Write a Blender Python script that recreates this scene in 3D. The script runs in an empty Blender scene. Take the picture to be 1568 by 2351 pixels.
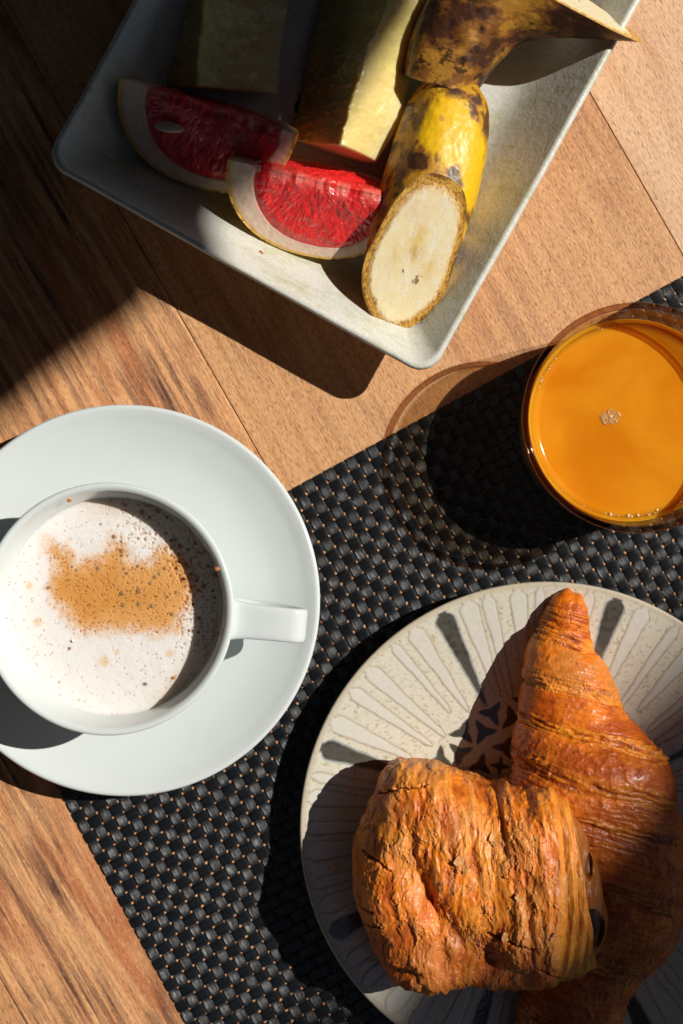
import bpy, math, random
import numpy as np
from mathutils import Vector

S = bpy.context.scene
COL = S.collection
CM = 0.01
R = math.radians
random.seed(7)
rng = np.random.default_rng(11)

# ------------------------------------------------------------------ camera
CAMH = 60.0                                   # cm above the table
cam = bpy.data.cameras.new('camera')
cam.sensor_fit = 'HORIZONTAL'
cam.sensor_width = 24.0
cam.lens = 24.0 * CAMH / 28.0
cam.clip_start = 0.02
cam.clip_end = 50.0
cam.dof.use_dof = True
cam.dof.focus_distance = 0.565
cam.dof.aperture_fstop = 9.0
camo = bpy.data.objects.new('camera', cam)
COL.objects.link(camo)
camo.location = (0, 0, CAMH * CM)
S.camera = camo

# ------------------------------------------------------------------ light
SUN_EL, SUN_AZ = 46.5, 17.5                    # azimuth counter-clockwise from +X
w = bpy.data.worlds.new('World')
S.world = w
w.use_nodes = True
nt = w.node_tree
nt.nodes.clear()
sky = nt.nodes.new('ShaderNodeTexSky')
sky.sky_type = 'NISHITA'
sky.sun_disc = False
sky.sun_elevation = R(SUN_EL)
sky.sun_rotation = R(90 - SUN_AZ)
bg = nt.nodes.new('ShaderNodeBackground')
bg.inputs[1].default_value = 0.05
wo = nt.nodes.new('ShaderNodeOutputWorld')
nt.links.new(sky.outputs[0], bg.inputs[0])
nt.links.new(bg.outputs[0], wo.inputs[0])
sl = bpy.data.lights.new('sun', 'SUN')
sl.energy = 5.0
sl.angle = R(0.5)
sl.color = (1.0, 0.95, 0.87)
so = bpy.data.objects.new('sun', sl)
COL.objects.link(so)
sdir = Vector((math.cos(R(SUN_EL)) * math.cos(R(SUN_AZ)), math.cos(R(SUN_EL)) * math.sin(R(SUN_AZ)), math.sin(R(SUN_EL))))
so.rotation_euler = sdir.to_track_quat('Z', 'Y').to_euler()
S.view_settings.view_transform = 'Standard'
S.view_settings.look = 'None'
S.view_settings.exposure = -0.2
S.view_settings.gamma = 1.0
S.cycles.max_bounces = 12
S.cycles.transparent_max_bounces = 16

# ------------------------------------------------------------------ helpers
def P(dx, dy, h=0.0):
    """measured position on the photograph (1568 px wide) at height h cm -> table cm"""
    k = (CAMH - h) / CAMH / 56.0
    return np.array([(dx - 784.0) * k, (1175.5 - dy) * k])

_perm = rng.permutation(256)
_perm = np.concatenate([_perm, _perm, _perm])
_grad = rng.normal(size=(256, 3))
_grad /= np.linalg.norm(_grad, axis=1)[:, None]

def pn(x, y, z):
    x, y, z = np.broadcast_arrays(np.asarray(x, float), np.asarray(y, float), np.asarray(z, float))
    xi, yi, zi = np.floor(x).astype(int), np.floor(y).astype(int), np.floor(z).astype(int)
    xf, yf, zf = x - xi, y - yi, z - zi
    xi &= 255; yi &= 255; zi &= 255
    f = lambda t: t * t * t * (t * (t * 6 - 15) + 10)
    u, v, q = f(xf), f(yf), f(zf)
    def g(i, j, k):
        h = _perm[_perm[_perm[(xi + i) & 255] + ((yi + j) & 255)] + ((zi + k) & 255)]
        gr = _grad[h]
        return gr[..., 0] * (xf - i) + gr[..., 1] * (yf - j) + gr[..., 2] * (zf - k)
    l = lambda a, b, t: a + t * (b - a)
    return 1.5 * l(l(l(g(0, 0, 0), g(1, 0, 0), u), l(g(0, 1, 0), g(1, 1, 0), u), v),
                   l(l(g(0, 0, 1), g(1, 0, 1), u), l(g(0, 1, 1), g(1, 1, 1), u), v), q)

def fbm(x, y, z, o=4, gain=0.5):
    s, a, f = 0, 1.0, 1.0
    for _ in range(o):
        s = s + a * pn(x * f + 3.1 * f, y * f + 7.7, z * f + 1.3)
        a *= gain; f *= 2.03
    return s

def sst(a, b, x):
    t = np.clip((x - a) / (b - a), 0, 1)
    return t * t * (3 - 2 * t)

def mixc(a, b, t):
    t = np.asarray(t)[..., None]
    return np.asarray(a) * (1 - t) + np.asarray(b) * t

def make(name, V, F, mat=None, parent=None, smooth=True, col=None):
    """V (n,3) in cm; F list/array of faces"""
    me = bpy.data.meshes.new(name)
    V = np.asarray(V, dtype=np.float32).reshape(-1, 3) * CM
    if isinstance(F, np.ndarray):
        nf, k = F.shape
        me.vertices.add(len(V)); me.vertices.foreach_set('co', V.ravel())
        me.loops.add(nf * k); me.loops.foreach_set('vertex_index', F.astype(np.int32).ravel())
        me.polygons.add(nf)
        me.polygons.foreach_set('loop_start', np.arange(0, nf * k, k, dtype=np.int32))
        me.update(calc_edges=True)
    else:
        me.from_pydata([tuple(map(float, v)) for v in V], [], [tuple(int(i) for i in f) for f in F])
    if smooth:
        me.polygons.foreach_set('use_smooth', np.ones(len(me.polygons), dtype=bool))
    if col is not None:
        c = np.asarray(col, dtype=np.float32).reshape(-1, col.shape[-1])
        if c.shape[1] == 3:
            c = np.concatenate([c, np.ones((len(c), 1), np.float32)], 1)
        at = me.color_attributes.new('Col', 'FLOAT_COLOR', 'POINT')
        at.data.foreach_set('color', np.clip(c, 0, 1).astype(np.float32).ravel())
    me.update()
    o = bpy.data.objects.new(name, me)
    COL.objects.link(o)
    if mat: me.materials.append(mat)
    if parent: o.parent = parent
    return o

def gridF(n, m, wn=False, wm=False):
    """faces of an n x m vertex grid, optional wraps"""
    i = np.arange(n if wn else n - 1); j = np.arange(m if wm else m - 1)
    I, J = np.meshgrid(i, j, indexing='ij')
    I2, J2 = (I + 1) % n, (J + 1) % m
    return np.stack([I * m + J, I2 * m + J, I2 * m + J2, I * m + J2], -1).reshape(-1, 4)

def tag(o, label=None, cat=None, group=None, kind=None):
    if label: o['label'] = label
    if cat: o['category'] = cat
    if group: o['group'] = group
    if kind: o['kind'] = kind
    return o

def empty(name, x=0, y=0, z=0, rz=0):
    o = bpy.data.objects.new(name, None)
    o.empty_display_size = 0.02
    o.location = (x * CM, y * CM, z * CM); o.rotation_euler = (0, 0, rz)
    COL.objects.link(o)
    return o

def catmull(pts, n):
    pts = np.asarray(pts, float)
    Pp = np.vstack([2 * pts[0] - pts[1], pts, 2 * pts[-1] - pts[-2]])
    out = []
    segs = len(pts) - 1
    for t in np.linspace(0, segs - 1e-9, n):
        i = int(t); f = t - i
        a, b, c, d = Pp[i], Pp[i + 1], Pp[i + 2], Pp[i + 3]
        out.append(0.5 * ((2 * b) + (-a + c) * f + (2 * a - 5 * b + 4 * c - d) * f * f + (-a + 3 * b - 3 * c + d) * f ** 3))
    return np.array(out)

def lathe(name, prof, n=160, mat=None, parent=None, sub=4, centre=(0, 0), closed=False, wob=0):
    prof = np.asarray(prof, float)
    pr = catmull(prof, (len(prof) - 1) * sub + 1)
    pr[:, 0] = np.maximum(pr[:, 0], 0.0005)
    th = np.linspace(0, 2 * np.pi, n, endpoint=False)
    r = pr[:, 0][None]; z = pr[:, 1][None]
    rr = r * (1 + wob * np.sin(2 * th + .6)[:, None])
    V = np.stack([rr * np.cos(th)[:, None] + centre[0], rr * np.sin(th)[:, None] + centre[1], z + 0 * rr], -1)
    F = gridF(n, len(pr), wn=True, wm=closed)
    return make(name, V, F, mat, parent)

# ------------------------------------------------------------------ materials
def newmat(name):
    m = bpy.data.materials.new(name); m.use_nodes = True
    n = m.node_tree; n.nodes.clear()
    out = n.nodes.new('ShaderNodeOutputMaterial')
    b = n.nodes.new('ShaderNodeBsdfPrincipled')
    n.links.new(b.outputs[0], out.inputs[0])
    return m, n, b

def N(n, t, **k):
    o = n.nodes.new(t)
    for a, v in k.items():
        if a.startswith('i_'):
            key = a[2:].replace('_', ' ')
            o.inputs[int(key) if key.isdigit() else key].default_value = v
        else:
            setattr(o, a, v)
    return o

def bumpchain(n, b, items, dist=0.0005):
    """items: list of (height socket, distance)"""
    prev = None
    for sock, d in items:
        bp = N(n, 'ShaderNodeBump'); bp.inputs['Strength'].default_value = 1.0
        bp.inputs['Distance'].default_value = d
        n.links.new(sock, bp.inputs['Height'])
        if prev: n.links.new(prev.outputs[0], bp.inputs['Normal'])
        prev = bp
    n.links.new(prev.outputs[0], b.inputs['Normal'])

def colmat(name, rough=0.5, spec=0.5, coat=0, coat_rough=0.1, sss=0, sss_r=(1, .5, .3), sss_s=0.003, bump=None, tint=0.12, tscale=900, flat=None, roughvar=0):
    """material reading the per-point colour, or one flat colour"""
    m, n, b = newmat(name)
    tc = N(n, 'ShaderNodeTexCoord')
    if flat is None:
        a = N(n, 'ShaderNodeAttribute', attribute_name='Col'); base = a.outputs['Color']
    else:
        a = N(n, 'ShaderNodeRGB'); a.outputs[0].default_value = (*flat, 1); base = a.outputs[0]
    nz = N(n, 'ShaderNodeTexNoise'); nz.inputs['Scale'].default_value = tscale; nz.inputs['Detail'].default_value = 4
    n.links.new(tc.outputs['Object'], nz.inputs['Vector'])
    mr = N(n, 'ShaderNodeMapRange'); mr.inputs['From Min'].default_value = .25; mr.inputs['From Max'].default_value = .75
    mr.inputs['To Min'].default_value = 1 - tint; mr.inputs['To Max'].default_value = 1 + tint
    n.links.new(nz.outputs['Fac'], mr.inputs['Value'])
    mx = N(n, 'ShaderNodeVectorMath', operation='SCALE')
    n.links.new(base, mx.inputs[0]); n.links.new(mr.outputs[0], mx.inputs['Scale'])
    n.links.new(mx.outputs[0], b.inputs['Base Color'])
    b.inputs['Roughness'].default_value = rough
    b.inputs['Specular IOR Level'].default_value = spec
    if roughvar:
        rv = N(n, 'ShaderNodeMapRange'); rv.inputs['To Min'].default_value = max(0.02, rough - roughvar); rv.inputs['To Max'].default_value = rough + roughvar
        rv.inputs['From Min'].default_value = .3; rv.inputs['From Max'].default_value = .7
        n.links.new(nz.outputs['Fac'], rv.inputs['Value']); n.links.new(rv.outputs[0], b.inputs['Roughness'])
    b.inputs['Coat Weight'].default_value = coat
    b.inputs['Coat Roughness'].default_value = coat_rough
    if sss:
        b.inputs['Subsurface Weight'].default_value = sss
        b.inputs['Subsurface Radius'].default_value = sss_r
        b.inputs['Subsurface Scale'].default_value = sss_s
    if bump:
        it = []
        for sc, d in bump:
            q = N(n, 'ShaderNodeTexNoise'); q.inputs['Scale'].default_value = sc; q.inputs['Detail'].default_value = 3
            n.links.new(tc.outputs['Object'], q.inputs['Vector'])
            it.append((q.outputs['Fac'], d))
        bumpchain(n, b, it)
    return m

def wood(name, c_light, c_mid, c_dark, streak, seed, fine=1.0):
    m, n, b = newmat(name)
    tc = N(n, 'ShaderNodeTexCoord')
    def nz(scale_vec, loc, detail=5, rough=.55, dist=0.0):
        mp = N(n, 'ShaderNodeMapping'); mp.inputs['Scale'].default_value = scale_vec; mp.inputs['Location'].default_value = loc
        n.links.new(tc.outputs['Object'], mp.inputs['Vector'])
        q = N(n, 'ShaderNodeTexNoise'); q.inputs['Scale'].default_value = 1; q.inputs['Detail'].default_value = detail
        q.inputs['Roughness'].default_value = rough; q.inputs['Distortion'].default_value = dist
        n.links.new(mp.outputs[0], q.inputs['Vector']); return q.outputs['Fac']
    def ramp(sock, stops):
        r = N(n, 'ShaderNodeValToRGB'); e = r.color_ramp.elements
        e[0].position, e[0].color = stops[0][0], (*stops[0][1], 1)
        e[1].position, e[1].color = stops[-1][0], (*stops[-1][1], 1)
        for p, c in stops[1:-1]:
            x = e.new(p); x.color = (*c, 1)
        n.links.new(sock, r.inputs[0]); return r.outputs[0]
    def mix(a, bb, f, mode='MIX'):
        x = N(n, 'ShaderNodeMix', data_type='RGBA', blend_type=mode)
        n.links.new(f, x.inputs[0]) if not isinstance(f, float) else setattr(x.inputs[0], 'default_value', f)
        n.links.new(a, x.inputs[6]); n.links.new(bb, x.inputs[7]); return x.outputs[2]
    big = nz((9, 60, 9), (seed, seed * 2, 0), 4, .6, .8)
    base = ramp(big, [(.3, c_mid), (.5, c_light), (.66, c_mid)])
    st = nz((14, 330, 14), (seed * 3, 0, seed), 6, .62, .5)
    blotch = nz((22, 45, 22), (seed, 5, 2), 3)
    stm = ramp(st, [(.50 - .08 * streak, (0, 0, 0)), (.60, (1, 1, 1))])
    sm = N(n, 'ShaderNodeMath', operation='MULTIPLY'); n.links.new(stm, sm.inputs[0])
    bm = ramp(blotch, [(.34, (.1, .1, .1)), (.62, (1, 1, 1))])
    bb_ = N(n, 'ShaderNodeRGBToBW'); n.links.new(bm, bb_.inputs[0]); n.links.new(bb_.outputs[0], sm.inputs[1])
    sm2 = N(n, 'ShaderNodeMath', operation='MULTIPLY'); n.links.new(sm.outputs[0], sm2.inputs[0]); sm2.inputs[1].default_value = streak
    dk = N(n, 'ShaderNodeRGB'); dk.outputs[0].default_value = (*c_dark, 1)
    c = mix(base, dk.outputs[0], sm2.outputs[0])
    # short pores
    po = nz((380, 1500, 380), (seed, 1, 1), 3, .5)
    pm = ramp(po, [(.5, (1, 1, 1)), (.66, (.52, .44, .40))])
    c = mix(c, pm, .75 * fine, 'MULTIPLY')
    # open dark pores, sparse
    po2 = nz((230, 2600, 230), (seed * 5, 1, 3), 2, .5)
    pm2 = ramp(po2, [(.64, (1, 1, 1)), (.7, (.30, .2, .16))])
    c = mix(c, pm2, .85, 'MULTIPLY')
    # pale flecks
    fl = nz((500, 900, 500), (seed * 7, 2, 9), 2, .5)
    fm = ramp(fl, [(.56, (0, 0, 0)), (.72, (.16, .13, .1))])
    c = mix(c, fm, .9, 'ADD')
    n.links.new(c, b.inputs['Base Color'])
    b.inputs['Roughness'].default_value = .62
    b.inputs['Specular IOR Level'].default_value = .6
    b.inputs['Roughness'].default_value = .55
    inv = N(n, 'ShaderNodeRGBToBW'); n.links.new(pm, inv.inputs[0])
    inv2 = N(n, 'ShaderNodeRGBToBW'); n.links.new(pm2, inv2.inputs[0])
    bumpchain(n, b, [(inv.outputs[0], .00012), (inv2.outputs[0], .0002), (st, .00012)])
    return m

M = {}
M['plank_red'] = wood('wood reddish streaked', (.84, .44, .19), (.56, .20, .07), (.11, .035, .018), 1.0, 3.1, .7)
M['plank_tan'] = wood('wood tan fine pored', (.72, .385, .165), (.60, .27, .10), (.28, .11, .045), .45, 8.3, 1.0)
M['plank_pale'] = wood('wood pale fine pored', (.80, .50, .29), (.70, .39, .20), (.45, .22, .11), .3, 5.7, .7)

M['china'] = colmat('white glazed china', rough=.13, spec=.5, coat=.3, coat_rough=.05, flat=(.70, .755, .75), tint=.015, tscale=60)

def matglaze():
    m, n, b = newmat('cream stoneware glaze, speckled green')
    tc = N(n, 'ShaderNodeTexCoord')
    q = N(n, 'ShaderNodeTexNoise'); q.inputs['Scale'].default_value = 55; q.inputs['Detail'].default_value = 6; q.inputs['Roughness'].default_value = .7
    mp = N(n, 'ShaderNodeMapping'); mp.inputs['Scale'].default_value = (1, 3.2, 1)
    n.links.new(tc.outputs['Object'], mp.inputs[0]); n.links.new(mp.outputs[0], q.inputs['Vector'])
    r = N(n, 'ShaderNodeValToRGB'); e = r.color_ramp.elements
    e[0].position = .50; e[0].color = (.72, .715, .65, 1); e[1].position = .74; e[1].color = (.50, .53, .30, 1)
    n.links.new(q.outputs['Fac'], r.inputs[0])
    q2 = N(n, 'ShaderNodeTexNoise'); q2.inputs['Scale'].default_value = 900; q2.inputs['Detail'].default_value = 3
    n.links.new(tc.outputs['Object'], q2.inputs['Vector'])
    r2 = N(n, 'ShaderNodeValToRGB'); e = r2.color_ramp.elements
    e[0].position = .3; e[0].color = (.8, .8, .8, 1); e[1].position = .6; e[1].color = (1, 1, 1, 1)
    n.links.new(q2.outputs['Fac'], r2.inputs[0])
    x = N(n, 'ShaderNodeMix', data_type='RGBA', blend_type='MULTIPLY'); x.inputs[0].default_value = .7
    n.links.new(r.outputs[0], x.inputs[6]); n.links.new(r2.outputs[0], x.inputs[7])
    n.links.new(x.outputs[2], b.inputs['Base Color'])
    b.inputs['Roughness'].default_value = .34
    q3 = N(n, 'ShaderNodeTexNoise'); q3.inputs['Scale'].default_value = 260; q3.inputs['Detail'].default_value = 3
    n.links.new(tc.outputs['Object'], q3.inputs['Vector'])
    bumpchain(n, b, [(q3.outputs['Fac'], .00022), (q2.outputs['Fac'], .0001)])
    return m
M['glaze'] = matglaze()
M['plate'] = colmat('patterned plate glaze', rough=.22, spec=.5, coat=.5, coat_rough=.06, tint=.06, tscale=700, bump=[(240, .00012)])

def matstrip():
    m, n, b = newmat('black woven vinyl')
    tc = N(n, 'ShaderNodeTexCoord'); oi = N(n, 'ShaderNodeObjectInfo')
    ad = N(n, 'ShaderNodeVectorMath', operation='ADD')
    cb = N(n, 'ShaderNodeCombineXYZ'); n.links.new(oi.outputs['Random'], cb.inputs[0]); n.links.new(oi.outputs['Random'], cb.inputs[2])
    n.links.new(tc.outputs['Object'], ad.inputs[0]); n.links.new(cb.outputs[0], ad.inputs[1])
    mp = N(n, 'ShaderNodeMapping'); mp.inputs['Scale'].default_value = (90, 2600, 90)
    n.links.new(ad.outputs[0], mp.inputs[0])
    q = N(n, 'ShaderNodeTexNoise'); q.inputs['Scale'].default_value = 1; q.inputs['Detail'].default_value = 2
    n.links.new(mp.outputs[0], q.inputs['Vector'])
    wv = N(n, 'ShaderNodeTexWave', wave_type='BANDS', bands_direction='Y'); wv.inputs['Scale'].default_value = 520; wv.inputs['Distortion'].default_value = .6
    n.links.new(ad.outputs[0], wv.inputs['Vector'])
    r = N(n, 'ShaderNodeValToRGB'); e = r.color_ramp.elements
    e[0].position = .3; e[0].color = (.003, .0042, .0065, 1); e[1].position = .75; e[1].color = (.015, .016, .019, 1)
    n.links.new(q.outputs['Fac'], r.inputs[0]); n.links.new(r.outputs[0], b.inputs['Base Color'])
    b.inputs['Roughness'].default_value = .34
    b.inputs['Specular IOR Level'].default_value = .6
    q4 = N(n, 'ShaderNodeTexNoise'); q4.inputs['Scale'].default_value = 600
    n.links.new(ad.outputs[0], q4.inputs['Vector'])
    bumpchain(n, b, [(wv.outputs['Fac'], .0002), (q.outputs['Fac'], .00012), (q4.outputs['Fac'], .0001)])
    return m
M['strip'] = matstrip()

M['croissant'] = colmat('glossy baked croissant crust', rough=.44, spec=.36, coat=.18, coat_rough=.22, sss=.12, sss_r=(1, .4, .15), sss_s=.002, tint=.22, tscale=500, bump=[(900, .00025)], roughvar=.1)
M['pastry'] = colmat('flaky puff pastry crust', rough=.48, spec=.4, coat=.16, coat_rough=.3, sss=.12, sss_r=(1, .4, .15), sss_s=.002, tint=.2, tscale=700, bump=[(700, .00012)], roughvar=.12)
M['chocolate'] = colmat('dark chocolate', rough=.6, flat=(.022, .014, .012), tint=.3, bump=[(800, .0003)])
M['peel'] = colmat('banana peel', rough=.46, spec=.4, coat=.1, coat_rough=.25, tint=.1, tscale=900, bump=[(200, .00012), (1200, .00008)], roughvar=.08)
M['banana_flesh'] = colmat('banana flesh', rough=.36, spec=.5, sss=.35, sss_r=(1, .7, .35), sss_s=.003, tint=.05, tscale=1500, bump=[(1500, .00008)])
M['citrus_flesh'] = colmat('pink grapefruit flesh', rough=.16, spec=.6, coat=.5, coat_rough=.06, sss=.35, sss_r=(1, .12, .08), sss_s=.004, tint=.15, tscale=500, bump=[(450, .0006), (1500, .0002)])
M['citrus_rind'] = colmat('grapefruit rind and pith', rough=.5, spec=.4, sss=.25, sss_r=(1, .6, .4), sss_s=.003, tint=.08, tscale=800, bump=[(500, .0003)])
M['seed'] = colmat('citrus seed', rough=.4, flat=(.80, .66, .44), tint=.2, tscale=600, bump=[(600, .0003)])
M['melon'] = colmat('honeydew flesh', rough=.3, spec=.5, coat=.3, coat_rough=.1, sss=.5, sss_r=(1, .8, .25), sss_s=.006, tint=.06, tscale=600, bump=[(250, .0004), (900, .0002)])
M['milkfoam'] = colmat('milk foam', rough=.5, spec=.4, sss=.6, sss_r=(1, .8, .6), sss_s=.004, tint=.03, tscale=1500, bump=[(1500, .0001)])
M['crumb'] = colmat('pastry crumb', rough=.5, flat=(.55, .2, .04), tint=.3, bump=[(900, .0004)])

def clear(name, tint, rough, edge, ior=1.45):
    """thin clear material that lets light through and reflects more at grazing angles"""
    m = bpy.data.materials.new(name); m.use_nodes = True
    n = m.node_tree; n.nodes.clear()
    out = n.nodes.new('ShaderNodeOutputMaterial')
    tr = N(n, 'ShaderNodeBsdfTransparent'); tr.inputs[0].default_value = (*tint, 1)
    gl = N(n, 'ShaderNodeBsdfGlossy'); gl.inputs['Roughness'].default_value = rough
    f0 = N(n, 'ShaderNodeFresnel'); f0.inputs['IOR'].default_value = ior
    fr = N(n, 'ShaderNodeMapRange'); fr.inputs['To Max'].default_value = edge
    n.links.new(f0.outputs[0], fr.inputs['Value'])
    mx = N(n, 'ShaderNodeMixShader')
    n.links.new(fr.outputs[0], mx.inputs[0]); n.links.new(tr.outputs[0], mx.inputs[1]); n.links.new(gl.outputs[0], mx.inputs[2])
    n.links.new(mx.outputs[0], out.inputs[0])
    return m
M['glasswall'] = clear('clear tumbler glass wall', (.965, .96, .95), .02, .22)
M['bubble'] = clear('thin bubble film', (.93, .78, .62), .03, .6)

M['rimclear'] = clear('thick clear glass rim', (.76, .60, .48), .03, .45)
M['film'] = clear('orange tint for refracted juice', (.98, .88, .74), .06, .3, 1.6)  # orange tint stands in for refraction above the juice
def glassmat():
    m, n, b = newmat('solid tumbler glass rim')
    b.inputs['Base Color'].default_value = (.96, .95, .92, 1)
    b.inputs['Transmission Weight'].default_value = 1
    b.inputs['Roughness'].default_value = .02
    b.inputs['IOR'].default_value = 1.5
    return m
M['glassrim'] = glassmat()

def juicemat():
    m, n, b = newmat('orange juice')
    tc = N(n, 'ShaderNodeTexCoord')
    q = N(n, 'ShaderNodeTexNoise'); q.inputs['Scale'].default_value = 28; q.inputs['Detail'].default_value = 5; q.inputs['Distortion'].default_value = .8
    n.links.new(tc.outputs['Object'], q.inputs['Vector'])
    r = N(n, 'ShaderNodeValToRGB'); e = r.color_ramp.elements
    e[0].position = .35; e[0].color = (.70, .22, .006, 1); e[1].position = .7; e[1].color = (.84, .34, .016, 1)
    n.links.new(q.outputs['Fac'], r.inputs[0]); n.links.new(r.outputs[0], b.inputs['Base Color'])
    b.inputs['Roughness'].default_value = .08
    b.inputs['Subsurface Weight'].default_value = .6
    b.inputs['Subsurface Radius'].default_value = (1, .4, .05)
    b.inputs['Subsurface Scale'].default_value = .008
    b.inputs['IOR'].default_value = 1.33
    return m
M['juice'] = juicemat()

def fabricmat():
    m, n, b = newmat('added shade canvas'); b.inputs['Base Color'].default_value = (.028, .03, .036, 1); b.inputs['Roughness'].default_value = .9
    tc = N(n, 'ShaderNodeTexCoord'); q = N(n, 'ShaderNodeTexNoise'); q.inputs['Scale'].default_value = 300
    n.links.new(tc.outputs['Object'], q.inputs['Vector']); bumpchain(n, b, [(q.outputs['Fac'], .001)])
    return m
M['canvas'] = fabricmat()
M['pole'] = colmat('dark pole metal', rough=.4, flat=(.05, .05, .05))
M['terrace'] = colmat('terrace paving', rough=.8, flat=(.12, .10, .09), tint=.3, tscale=6, bump=[(40, .002)])
M['groove'] = colmat('table underframe wood', rough=.7, flat=(.10, .045, .022), tint=.3, tscale=40)

# ------------------------------------------------------------------ terrace + table
def box(name, x0, x1, y0, y1, z0, z1, mat, parent=None, bev=0.0):
    xs, ys, zs = (x0, x1), (y0, y1), (z0, z1)
    if bev:
        b = bev
        V = [(x0, y0, z0), (x1, y0, z0), (x1, y1, z0), (x0, y1, z0),
             (x0, y0, z1 - b), (x1, y0, z1 - b), (x1, y1, z1 - b), (x0, y1, z1 - b),
             (x0 + b * .3, y0 + b * .3, z1 - b * .3), (x1 - b * .3, y0 + b * .3, z1 - b * .3), (x1 - b * .3, y1 - b * .3, z1 - b * .3), (x0 + b * .3, y1 - b * .3, z1 - b * .3),
             (x0 + b, y0 + b, z1), (x1 - b, y0 + b, z1), (x1 - b, y1 - b, z1), (x0 + b, y1 - b, z1)]
        F = [(3, 2, 1, 0)]
        for L in range(3):
            for k in range(4):
                a, c = L * 4 + k, L * 4 + (k + 1) % 4
                F.append((a, c, c + 4, a + 4))
        F.append((12, 13, 14, 15))
    else:
        V = [(x, y, z) for z in zs for (x, y) in ((x0, y0), (x1, y0), (x1, y1), (x0, y1))]
        F = [(3, 2, 1, 0), (4, 5, 6, 7), (0, 1, 5, 4), (1, 2, 6, 5), (2, 3, 7, 6), (3, 0, 4, 7)]
    return make(name, V, F, mat, parent, smooth=False)

tag(box('terrace_floor', -1500, 1500, -1500, 1500, -80, -75, M['terrace']), kind='structure')

GA = R(-60.2)                                  # grain direction of the planks
table = empty('wooden_table', 0, 0, 0, GA)
tag(table, 'warm brown wooden table of wide planks under the breakfast', 'table')
gu = np.array([math.cos(GA), math.sin(GA)]); gn = np.array([-gu[1], gu[0]])
sA = P(290, 510) @ gn; sB = P(1370, 240) @ gn
edges = [sA - 40.3, sA - 19.9, sA, sB, sB + 19.6, sB + 39]
kinds = ['plank_tan', 'plank_red', 'plank_tan', 'plank_pale', 'plank_tan']
gap = .018
for i in range(5):
    box('plank', -66, 66, edges[i] + gap, edges[i + 1] - gap, -2.6, 0, M[kinds[i]], table, bev=.025)
box('underframe', -58, 58, edges[0] + 3, edges[-1] - 3, -8, -2.62, M['groove'], table)
for x in (-56, 56):
    for y in (edges[0] + 5, edges[-1] - 5):
        box('leg', x - 3, x + 3, y - 2.9, y + 3.1, -75, -8.02, M['groove'], table)

# ------------------------------------------------------------------ placemat
PITCH = .492
MA = R(28.55)
eb = np.array([math.cos(MA), math.sin(MA)]); ea = np.array([math.sin(MA), -math.cos(MA)])
c0 = P(-36, 1505, .08)
mat = empty('placemat', c0[0], c0[1], 0, MA)
tag(mat, 'black woven vinyl placemat lying askew on the table', 'placemat')
NB, NA = 94, 63                                # strips across, strips down
AMP, TH, Wd = .024, .032, .432
MZ = .052

def strip_mesh(ncross, phase):
    seg = 6
    n = ncross * seg + 1
    s = np.linspace(0.04, ncross - .04, n)
    sn = np.sin(np.pi * s) * phase
    z = AMP * np.tanh(2.2 * sn) / np.tanh(2.2)
    prof = [(-.5, -.35), (-.44, .30), (-.22, .48), (0, .52), (.22, .48), (.44, .30), (.5, -.35), (.25, -.5), (-.25, -.5)]
    V = np.zeros((n, 9, 3))
    # strips pinch a little where they dive under a neighbour
    wid = Wd * (1 - .10 * (1 - np.abs(sn)) ** 2 - .05 * (sn < 0))
    for k, (a, b) in enumerate(prof):
        V[:, k, 0] = s * PITCH
        V[:, k, 1] = a * wid
        V[:, k, 2] = z + b * TH + MZ
    F = gridF(n, 9, wm=True)
    me_o = make('strip', V, F, M['strip'])
    me = me_o.data
    bpy.data.objects.remove(me_o)
    return me
mA = [strip_mesh(NA, 1), strip_mesh(NA, -1)]
mB = [strip_mesh(NB, 1), strip_mesh(NB, -1)]
for i in range(NB):
    o = bpy.data.objects.new('strip', mA[i % 2]); COL.objects.link(o); o.parent = mat
    o.location = ((i + .5) * PITCH * CM + random.uniform(-1, 1) * .00012, 0, 0); o.rotation_euler = (0, 0, -math.pi / 2 + random.uniform(-1, 1) * .0011)
for j in range(NA):
    o = bpy.data.objects.new('strip', mB[(j + 1) % 2]); COL.objects.link(o); o.parent = mat
    o.location = (0, -(j + .5) * PITCH * CM + random.uniform(-1, 1) * .00012, 0); o.rotation_euler = (0, 0, random.uniform(-1, 1) * .0011)

MT = .10                                       # top of the mat

# ------------------------------------------------------------------ saucer, cup, cappuccino
SC = (-8.6, -3.5)
saucer = lathe('saucer', [(0, .78), (1.6, .78), (2.95, .80), (3.15, .86), (3.4, .93), (4.4, 1.08), (5.8, 1.36), (6.9, 1.74), (7.4, 1.97), (7.62, 2.05), (7.73, 2.0),
                          (7.72, 1.90), (7.4, 1.72), (6.5, 1.36), (5.2, .98), (4.4, .72), (4.25, .2), (4.15, .12), (4.0, .12), (3.9, .25), (3.8, .55), (2, .58), (0, .58)], n=220, mat=M['china'], sub=5)
saucer.location = (SC[0] * CM, SC[1] * CM, MT * CM)
tag(saucer, 'round white saucer under the coffee cup', 'saucer')
CC = (-8.63, -3.58)
CZ = .90
cup = empty('coffee_cup', CC[0], CC[1], CZ + .0, 0)
tag(cup, 'white cup of cappuccino with a strap handle pointing right', 'cup')
lathe('cup_body', [(0, .25), (2.1, .25), (2.25, .02), (2.5, .02), (2.65, .3), (3.0, .75), (3.7, 1.7), (4.2, 2.9), (4.48, 4.1), (4.62, 4.9), (4.67, 5.1), (4.62, 5.19), (4.52, 5.2), (4.42, 5.14), (4.37, 5.0),
                   (4.24, 4.2), (3.95, 2.9), (3.4, 1.75), (2.7, 1.0), (1.8, .7), (0, .62)], n=220, mat=M['china'], parent=cup, sub=5)
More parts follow.
